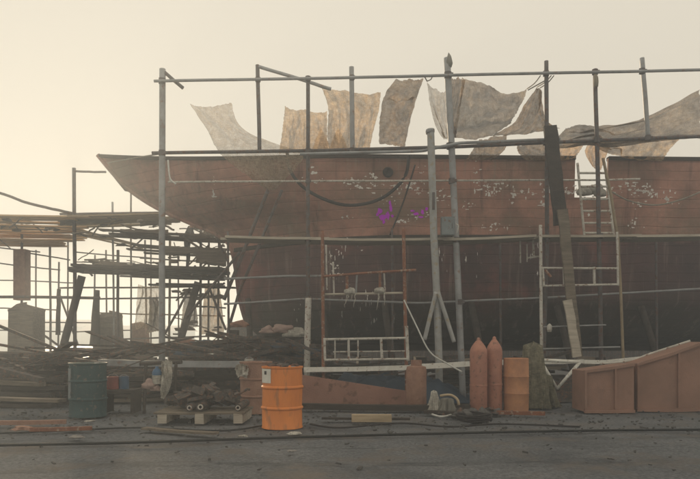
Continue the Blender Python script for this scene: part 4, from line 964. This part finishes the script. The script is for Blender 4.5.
def blob_sheet(name, label, px0, px1, Y0, Y1, zf, m, cat='tarpaulin', seed=0):
    rows = []
    for j in range(26):
        y = Y0 + (Y1 - Y0) * j / 25; rr = []
        for k in range(50):
            px = px0 + (px1 - px0) * k / 49; u = k / 49; v = j / 25
            ed = min(1, 5 * min(u, 1 - u)) * min(1, 3.5 * v) 
            z = max(.015, (zf + .22 * noise.noise(Vector((u * 7, v * 3, seed))) + .09 * noise.noise(Vector((u * 22, v * 9, seed)))) * ed)
            rr.append(Vector(((px - CX) * y / F + .04 * noise.noise(Vector((u * 9, v * 9, seed))), y, z)))
        rows.append(rr)
    return one(MB().grid(rows), name, m, label, cat, smooth=True)
blob_sheet('tarpaulin', 'dark navy tarpaulin heaped under the white beam behind the stout cylinder', 312, 470, 12.7, 14.4, .42, 'bluetarp')
blob_sheet('tarpaulin', 'dark tarpaulin thrown over a heap behind the orange drum', 244, 310, 12.9, 14.6, .72, 'scrap', seed=4)
blob_sheet('tarpaulin', 'dark cloth spread over a low heap beneath the triangular bracket', 500, 590, 12.9, 14.5, .35, 'scrap', seed=7)
W = []
for k in range(150):
    a_ = k / 150 * 2 * math.pi * 5.3; rr = .20 + .03 * noise.noise(Vector((k * .11, 0, 0))); c = G(474, 9.9)
    W.append(c + Vector((rr * math.cos(a_) * 1.3, rr * math.sin(a_), .03 + .11 * k / 150 + .012 * math.sin(a_ * 2.3))))
one(MB().tube(W, .017, 6), 'hose_coil', 'rope_dark', 'dark rubber hose coiled on the ground before the gas cylinders', 'hose', smooth=True)
# pallet with pipe rolls
t = thing('pallet', 'low wooden pallet lying left of the orange drum', 'pallet', G(203, 10.1)); px0, px1 = 158, 247
for r_ in range(4):
    y = 9.75 + r_ * .24; plank(Vector(((px0 - CX) * 9.9 / F, y, .17)), Vector(((px1 - CX) * 9.9 / F, y, .17)), .15, .03, 'wood', t, 'deck_board')
for px in (164, 202, 240):
    MB().box(Vector(((px - CX) * 9.8 / F, 10.08, .085)), (.13, .85, .14), rz=random.uniform(-.04, .04), jit=.008).build('bearer', 'wood_light', t)
for i, (px, py, lab) in enumerate(((189.5, 410, 'steel coupling roll on the pallet, the dull one beside the bright ring'), (200.5, 407, 'bright ringed steel roll standing in the middle of the pallet'), (238, 409, 'bright ringed steel roll at the right end of the pallet'))):
    c = P(px, py, 9.75); rr = .055 if i != 1 else .062; c.z = max(c.z, .19 + rr)
    t = thing('steel_roll', lab, 'steel roll', c)
    MB().lathe([(rr * .4, 0), (rr, 0), (rr * 1.05, .02), (rr, .04), (rr, .8), (rr * .4, .8)], c, 22, (0, 1, 0)).build('tube', 'scrap', t, 'auto')
    MB().lathe([(rr * .38, -.004), (rr * .38, -.012), (rr * .68, -.012), (rr * .68, -.004)], c, 22, (0, 1, 0)).build('bright_ring', 'steel_white', t, 'auto')
# machine parts heap on the pallet
mb = MB()
for k in range(24):
    px = random.uniform(168, 243); c = G(px, random.uniform(10.0, 10.5)); c.z = random.uniform(.25, .5) * (1 - abs(px - 200) / 90)+.08
    mb.box(c, (random.uniform(.08, .3), random.uniform(.06, .2), random.uniform(.04, .14)), random.uniform(0, 3), random.uniform(-.5, .5), random.uniform(-.5, .5))
for k in range(8):
    c = G(random.uniform(172, 240), 10.2); c.z = random.uniform(.22, .45); mb.tube(wob(c, c + Vector((random.uniform(-.6, .6), random.uniform(-.1, .2), random.uniform(-.1, .25))), 5, .05), .02, 7)
one(mb, 'machine_scrap', 'scrap', 'heap of dark machine parts and pipes lying on the pallet', 'scrap', kind='stuff')
# hanging glove/rag, jug
t = thing('trestle', 'dark low trestle with things hanging from it near the tall left pole', 'trestle', G(160, 11.1))
for px in (146, 176):
    pole([(px, 363), (px - 2, HY + F * H / 11.1)], 3.4, 'wood_dark', t, 11.1, 'leg')
pole([(140, 364), (182, 362)], 4, 'wood_dark', t, 11.1, 'crossbar')
sheet('hanging_cloth', 'long grubby white cloth hanging from the trestle near the tall left pole',
      [[(161, 362, 10.95), (166, 360, 10.95), (172, 362, 10.95)], [(160, 375, 10.95), (166, 376, 10.95), (172, 374, 10.95)], [(160, 388, 10.95), (165, 389, 10.95), (170, 387, 10.95)], [(161, 398, 10.95), (163, 399, 10.95), (165, 398, 10.95)]], 'cloth_white', .03, 4, .02, 16, 20, 50)
mb = MB(); c = P(157, 384, 11.0); mb.lathe([(0, 0), (.07, 0), (.078, .02), (.078, .19), (.05, .24), (.022, .26), (.022, .29), (0, .29)], c, 20); 
t = thing('water_jug', 'small white and blue jug hanging on the trestle beside the white cloth', 'jug', c)
mb.build('jug_body', 'cloth_white', t, 'auto'); MB().lathe([(.080, .15), (.082, .2), (.055, .25), (.03, .265), (.03, .30), (0, .30)], c, 20).build('blue_top', 'blue', t, True)
mb = MB(); mb.rock(P(150, 386, 11.0), (.12, .08, .09), 21, 3, .7); mb.rock(P(156, 389, 11.0), (.08, .07, .06), 22, 3, .7)
one(mb, 'rag', 'cloth_pink', 'pinkish crumpled rag low on the trestle left of the white cloth', 'rag', smooth=True)
# paint cans and boxes
def can(label, px, Y, z0, r, h, m):
    t = thing('paint_can', label, 'paint can', G(px, Y) + Vector((0, 0, z0))); c = t.location
    MB().lathe([(0, 0), (r, 0), (r, h), (r * 1.04, h + .005), (r * 1.04, h + .015), (r * .9, h + .015), (r * .88, h), (0, h - .003)], c, 22).build('can_body', m, t, 'auto')
    hd = [c + Vector((math.cos(a_) * r * 1.05, 0, h * .85 + math.sin(a_) * r * .9)) for a_ in [math.pi * k / 10 for k in range(11)]]
    MB().tube(hd, .006, 6).build('handle', 'steel', t, True)
sp = thing('work_bench', 'low dark bench with cans on it between the teal drum and the trestle', 'bench', G(118, 11.3))
plank(G(106, 11.3) + Vector((0, 0, .38)), G(138, 11.3) + Vector((0, 0, .38)), .5, .05, 'wood_dark', sp, 'bench_top')
for px in (108, 136): MB().box(G(px, 11.3) + Vector((0, 0, .18)), (.06, .4, .35)).build('leg', 'wood_dark', sp)
can('faded red paint can on the bench right of the teal drum', 113, 11.25, .41, .10, .2, 'red')
can('dull blue paint can on the bench right of the teal drum', 124, 11.3, .41, .085, .2, 'blue')
can('pale paint can standing in the clutter behind the orange drum at its left', 249, 11.9, .73, .08, .17, 'steel_white')
one(MB().box(G(249, 11.9) + Vector((0, 0, .37)), (.3, .3, .72), jit=.01), 'wooden_crate', 'wood_dark', 'dark crate behind the drums under a pale paint can', 'crate')
sheet('rag', 'bluish white rag hanging on the rust brown drum behind the orange one', [[(236, 365, 10.85), (241, 364, 10.85), (248, 366, 10.85)], [(235, 370, 10.85), (242, 371, 10.85), (248, 371, 10.85)], [(238, 378, 10.85), (242, 376, 10.85), (247, 379, 10.85)]], 'cloth_white', .03, 5, .03, 14, 14, 51)
# pale block of wood on the ground
mb = MB().box(G(371.5, 9.85) + Vector((0, 0, .075)), (.60, .12, .11), rz=.03, jit=.008); one(mb, 'wood_block', 'wood_pale', 'pale yellow wooden block lying on the ground before the wedge shaped plate', 'wood block')
# long beams lying on the ground
def ground_bar(label, xa, Ya, xb, Yb, wd, th, m, z=.03, name='plank', cat='plank'):
    a_, b_ = G(xa, Ya) + Vector((0, 0, z + th / 2)), G(xb, Yb) + Vector((0, 0, z + th / 2))
    t = plank(a_, b_, wd, th, m, None, name); c = (a_ + b_) / 2; t.data.transform(Matrix.Translation(-c)); t.location = c
    return tag(t, label, cat)
ground_bar('long pale board lying on the ground in front of the pallet', 144, 9.0, 216, 8.5, .12, .03, 'wood')
ground_bar('thin board lying on the ground behind the wood block', 322, 10.1, 410, 10.0, .10, .03, 'wood_dark')
ground_bar('dark beam lying on the ground under the wedge shaped plate', 300, 11.5, 470, 11.3, .16, .10, 'wood_dark', name='timber_beam', cat='beam')
ground_bar('pale board lying at the left edge of the yard', -10, 10.9, 62, 10.6, .22, .05, 'wood', .25)
ground_bar('long rusty bar across the left ground before the teal drum', -10, 9.4, 66, 9.6, .08, .06, 'rust', name='steel_bar', cat='bar')
ground_bar('second rusty bar lying left of the pallet, nearer the front', 30, 8.8, 92, 8.95, .07, .05, 'steel_rust', name='steel_bar', cat='bar')
ground_bar('long grey beam lying high across the clutter left of the hull', 100, 13.0, 262, 12.2, .16, .12, 'steel', .75, name='steel_beam', cat='beam')
ground_bar('dark board behind the rubble heap in front of the gas cylinders', 424, 10.9, 480, 10.7, .14, .05, 'wood_dark')
ground_bar('short rusty bar lying at the foot of the rusty drum', 490, 10.8, 545, 10.6, .07, .06, 'steel_rust', name='steel_bar', cat='bar')
for i, (px, Y, s_, m, lab) in enumerate(((71, 9.0, .07, 'rust', 'brick red lump on the ground in front of the teal drum'), (76, 8.3, .06, 'stone', 'pale stone at the very front of the yard, left'), (22, 9.0, .09, 'rust', 'rust red lump at the left edge of the ground'), (294, 8.6, .06, 'cloth_white', 'scrap of white paper on the ground before the orange drum'), (89, 9.9, .05, 'cloth_white', 'tiny white scrap at the foot of the teal drum'), (292, 7.3, .035, 'stone', 'small dark pebble in the bottom foreground'), (243, 8.4, .04, 'cloth_white', 'small white chip on the ground left of the orange drum'))):
    mb = MB(); mb.rock(G(px, Y) + Vector((0, 0, s_ * .25+.01)), (s_ * 1.6, s_, s_ * .4), i + 70, 2, .7); one(mb, 'litter', m, lab, 'litter')
# hose and cables on the ground
def gcable(pts, r, m, label, name='cable'):
    W = catmull([G(px, Y) + Vector((0, 0, r + .005 )) for px, Y in pts], 60)
    one(MB().tube(W, r, 7), name, m, label, 'cable', smooth=True)
gcable([(-20, 7.65), (120, 7.85), (300, 8.3), (480, 8.7), (600, 8.9), (720, 9.0)], .018, 'black', 'black cable running across the foreground from edge to edge')
gcable([(-20, 8.6), (60, 8.9), (140, 9.2), (220, 8.9), (262, 9.4)], .014, 'black', 'thin black cable curving from the left edge to the orange drum')
gcable([(310, 9.6), (340, 9.2), (400, 9.7), (450, 9.3), (500, 9.6), (580, 9.3)], .014, 'rope_dark', 'thin dark cable winding right of the orange drum')
gcable([(416, 12.1), (440, 10.5), (462, 11.4)], .016, 'hose_white', 'pale hose end curling by the stout cylinder')

# timber stacks and clutter between ship and drums
random.seed(90)
def stack(label, px0, px1, Y, nl, per, m, L=None, z0=0, group=None):
    a_, b_ = G(px0, Y), G(px1, Y); t = thing('timber_stack', label, 'timber stack', (a_ + b_) / 2, group)
    for j in range(nl):
        for k in range(per):
            y = Y + k * .24 + random.uniform(-.04, .04); z = z0 + .05 + j * .105 + random.uniform(-.01, .01)
            dx0, dx1 = random.uniform(-.35, .3), random.uniform(-.35, .3)
            plank(Vector((a_.x + dx0, y, z)), Vector((b_.x + dx1, y + random.uniform(-.1, .1), z + random.uniform(-.05, .05))), .2, .07, m if random.random() < .75 else 'wood', t)
    return t
stack('loose timber stack at the left edge behind the ground boards', -16, 52, 12.2, 5, 3, 'wood_dark')
stack('timber stack behind the teal drum', 40, 108, 13.6, 7, 3, 'wood_dark')
stack('low timber stack behind the bench with the cans', 104, 172, 13.0, 6, 3, 'wood_dark')
stack('timber stack behind the pallet under the long grey beam', 165, 245, 13.2, 6, 3, 'wood_dark')
stack('long low pile of boards under the left end of the hull', 226, 320, 15.4, 9, 3, 'wood_dark')
stack('far timber stack under the middle of the hull behind the railing', 318, 410, 15.9, 6, 2, 'wood_dark')
stack('far timber stack under the hull behind the gas cylinders', 440, 560, 15.9, 7, 2, 'wood_dark')
stack('far left timber stack in the distance below the scaffold', -20, 66, 18.5, 9, 3, 'wood')
stack('distant timber stack below the scaffold left of the tall pole', 72, 158, 19.0, 9, 3, 'wood')
stack('distant timber stack below the scaffold right of the tall pole', 160, 226, 19.0, 10, 3, 'wood')
# poles and scrap sticking out at odd angles over the stacks
def sticks(n_, px0, px1, Y0, Y1, z0, z1, label, rr=(.012, .03)):
    mb = MB()
    for k in range(n_):
        c = G(random.uniform(px0, px1), random.uniform(Y0, Y1)); c.z = random.uniform(z0, z1)
        L = random.uniform(.4, 1.8); a_ = random.uniform(-.5, .5); dv = Vector((math.cos(a_) * random.choice((-1, 1)), random.uniform(-.5, .5), math.sin(a_) * random.uniform(.1, 1.0))).normalized() * L
        q = c + dv; q.z = max(q.z, .03)
        if random.random() < .35: mb.tube(wob(c, q, 4, .04), random.uniform(*rr), 6)
        else: mb.box((c + q) / 2, (L, random.uniform(.08, .26), random.uniform(.025, .09)), math.atan2(dv.y, dv.x), 0, -math.asin(max(-1, min(1, dv.z / L))))
    return one(mb, 'scrap_heap', 'scrap', label, 'scrap heap', kind='stuff')
sticks(90, -15, 70, 12.2, 17, .1, 1.0, 'tangle of sticks and offcuts at the left edge')
sticks(90, 60, 180, 12.4, 17.5, .2, 1.15, 'tangle of sticks and offcuts behind the teal drum')
sticks(90, 165, 262, 12.4, 17, .2, 1.2, 'tangle of sticks and offcuts before the dark end of the hull')
sticks(60, 240, 330, 13.2, 16, .4, 1.3, 'tangle of boards under the hull behind the orange drum')
sticks(50, 320, 560, 14, 16.5, .1, .9, 'offcuts lying under the middle of the hull')
# pale lumps on the pile under the left end of the hull
for i, (px, py, s_, m) in enumerate(((268, 331, .13, 'cloth_pink'), (283, 330, .16, 'cloth_pink'), (296, 334, .16, 'cloth_white'), (239, 325, .12, 'rust'), (258, 342, .11, 'sack'), (247, 356, .15, 'rust'), (276, 352, .3, 'bluetarp'), (297, 354, .26, 'bluetarp'), (203, 347, .2, 'bluetarp'), (188, 352, .24, 'bluetarp'), (186, 342, .12, 'rust'))):
    c = P(px, py, 14.6 if px > 220 else 15); mb = MB(); mb.rock(c, (s_ * 1.5, s_, s_ * .75), i + 90, 3, .7)
    one(mb, 'bundle', m, ('pinkish bundle on the board pile, leftmost of three', 'pinkish bundle on the board pile, middle of three', 'whitish bundle on the board pile, rightmost of three', 'rusty brown bundle beside the thick post under the hull', 'small beige bundle on the boards behind the drums', 'rusty lump above the rust brown drum', 'dark blue bundle left of the white pole foot, lower one', 'dark blue bundle touching the white pole foot', 'blue bundle at the right in the clutter below the distant scaffold', 'larger blue bundle in the clutter below the leaning post', 'rusty bundle on top of the clutter below the leaning post')[i], 'bundle', smooth=True)
# ground chips: loose gravel and wood chips, uncountable
mb = MB(); random.seed(5)
for k in range(1500):
    Y = random.uniform(6.2, 13) if k % 3 else random.uniform(9, 12.5); px = random.uniform(-30, 730); c = G(px, Y); c.z = .012 
    if Y < 8.5 and random.random() < .8: continue
    s_ = random.uniform(.006, .028) * (1.6 if random.random() < .08 else 1)
    a_ = random.uniform(0, 3.1)
    mb.box(c, (s_ * random.uniform(1, 2.6), s_, s_ * .6), a_, random.uniform(-.3, .3), random.uniform(-.3, .3), jit=s_ * .2)
tag(mb.build('gravel', 'chips', None), 'loose chips and gravel scattered on the yard ground', kind='stuff')

# fence behind the ship that closes the view under the keel
t = thing('corrugated_fence', 'dark corrugated fence beyond the ship, glimpsed under its keel', 'fence', (4, 27, 0))
for k in range(22):
    x0 = -5.0 + k * 1.05; rows = []
    for z in (0.0, 2.0 + random.uniform(-.06, .06)):
        rows.append([Vector((x0 + i * 1.04 / 24, 27 + .03 * math.sin(i * math.pi / 1.5), z)) for i in range(25)])
    MB().grid(rows).build('panel', 'scrap', t, True)
    MB().box((x0, 27.08, 1.0), (.08, .08, 2.0)).build('post', 'wood_dark', t)

# low far shore with sheds fading into the haze
for i, (x0, x1, Y, h_) in enumerate(((-80, -52, 130, 5.0), (-48, -30, 120, 3.6), (-26, -8, 140, 4.6), (40, 80, 130, 5))):
    t = thing('shed', ('long pale shed far away at the left edge', 'low shed far away beneath the left scaffold', 'far shed behind the dark end of the hull', 'far shed hidden behind the right end of the ship')[i], 'shed', ((x0 + x1) / 2, Y, 0))
    MB().box(((x0 + x1) / 2, Y, h_ * .35), (x1 - x0, 10, h_ * .7)).build('wall', 'sack_grey', t)
    a_ = [(x0 - .5, Y - 5.6, h_ * .702), (x0 - .5, Y + 5.6, h_ * .702), (x0 - .5, Y, h_)]
    MB().prism([Vector(v) for v in a_], (x1 - x0 + 1, 0, 0)).build('roof', 'rust', t)

# ------------------------------------------------------------------ haze
mb = MB().box((0, 190, 3.5), (900, 460, 9.4))
hz = mb.build('haze', 'label', None); hz.data.materials.clear()
hm = bpy.data.materials.new('haze'); hm.use_nodes = True; n = hm.node_tree.nodes; n.remove(n['Principled BSDF'])
pv = n.new('ShaderNodeVolumePrincipled'); pv.inputs['Density'].default_value = .0108; pv.inputs['Color'].default_value = (.82, .91, 1.0, 1); pv.inputs['Anisotropy'].default_value = .5
hm.node_tree.links.new(pv.outputs[0], n['Material Output'].inputs['Volume']); hz.data.materials.append(hm)
hm.cycles.homogeneous_volume = True if hasattr(hm, 'cycles') and hasattr(hm.cycles, 'homogeneous_volume') else True
tag(hz, 'pale sunlit haze filling the yard', kind='stuff')
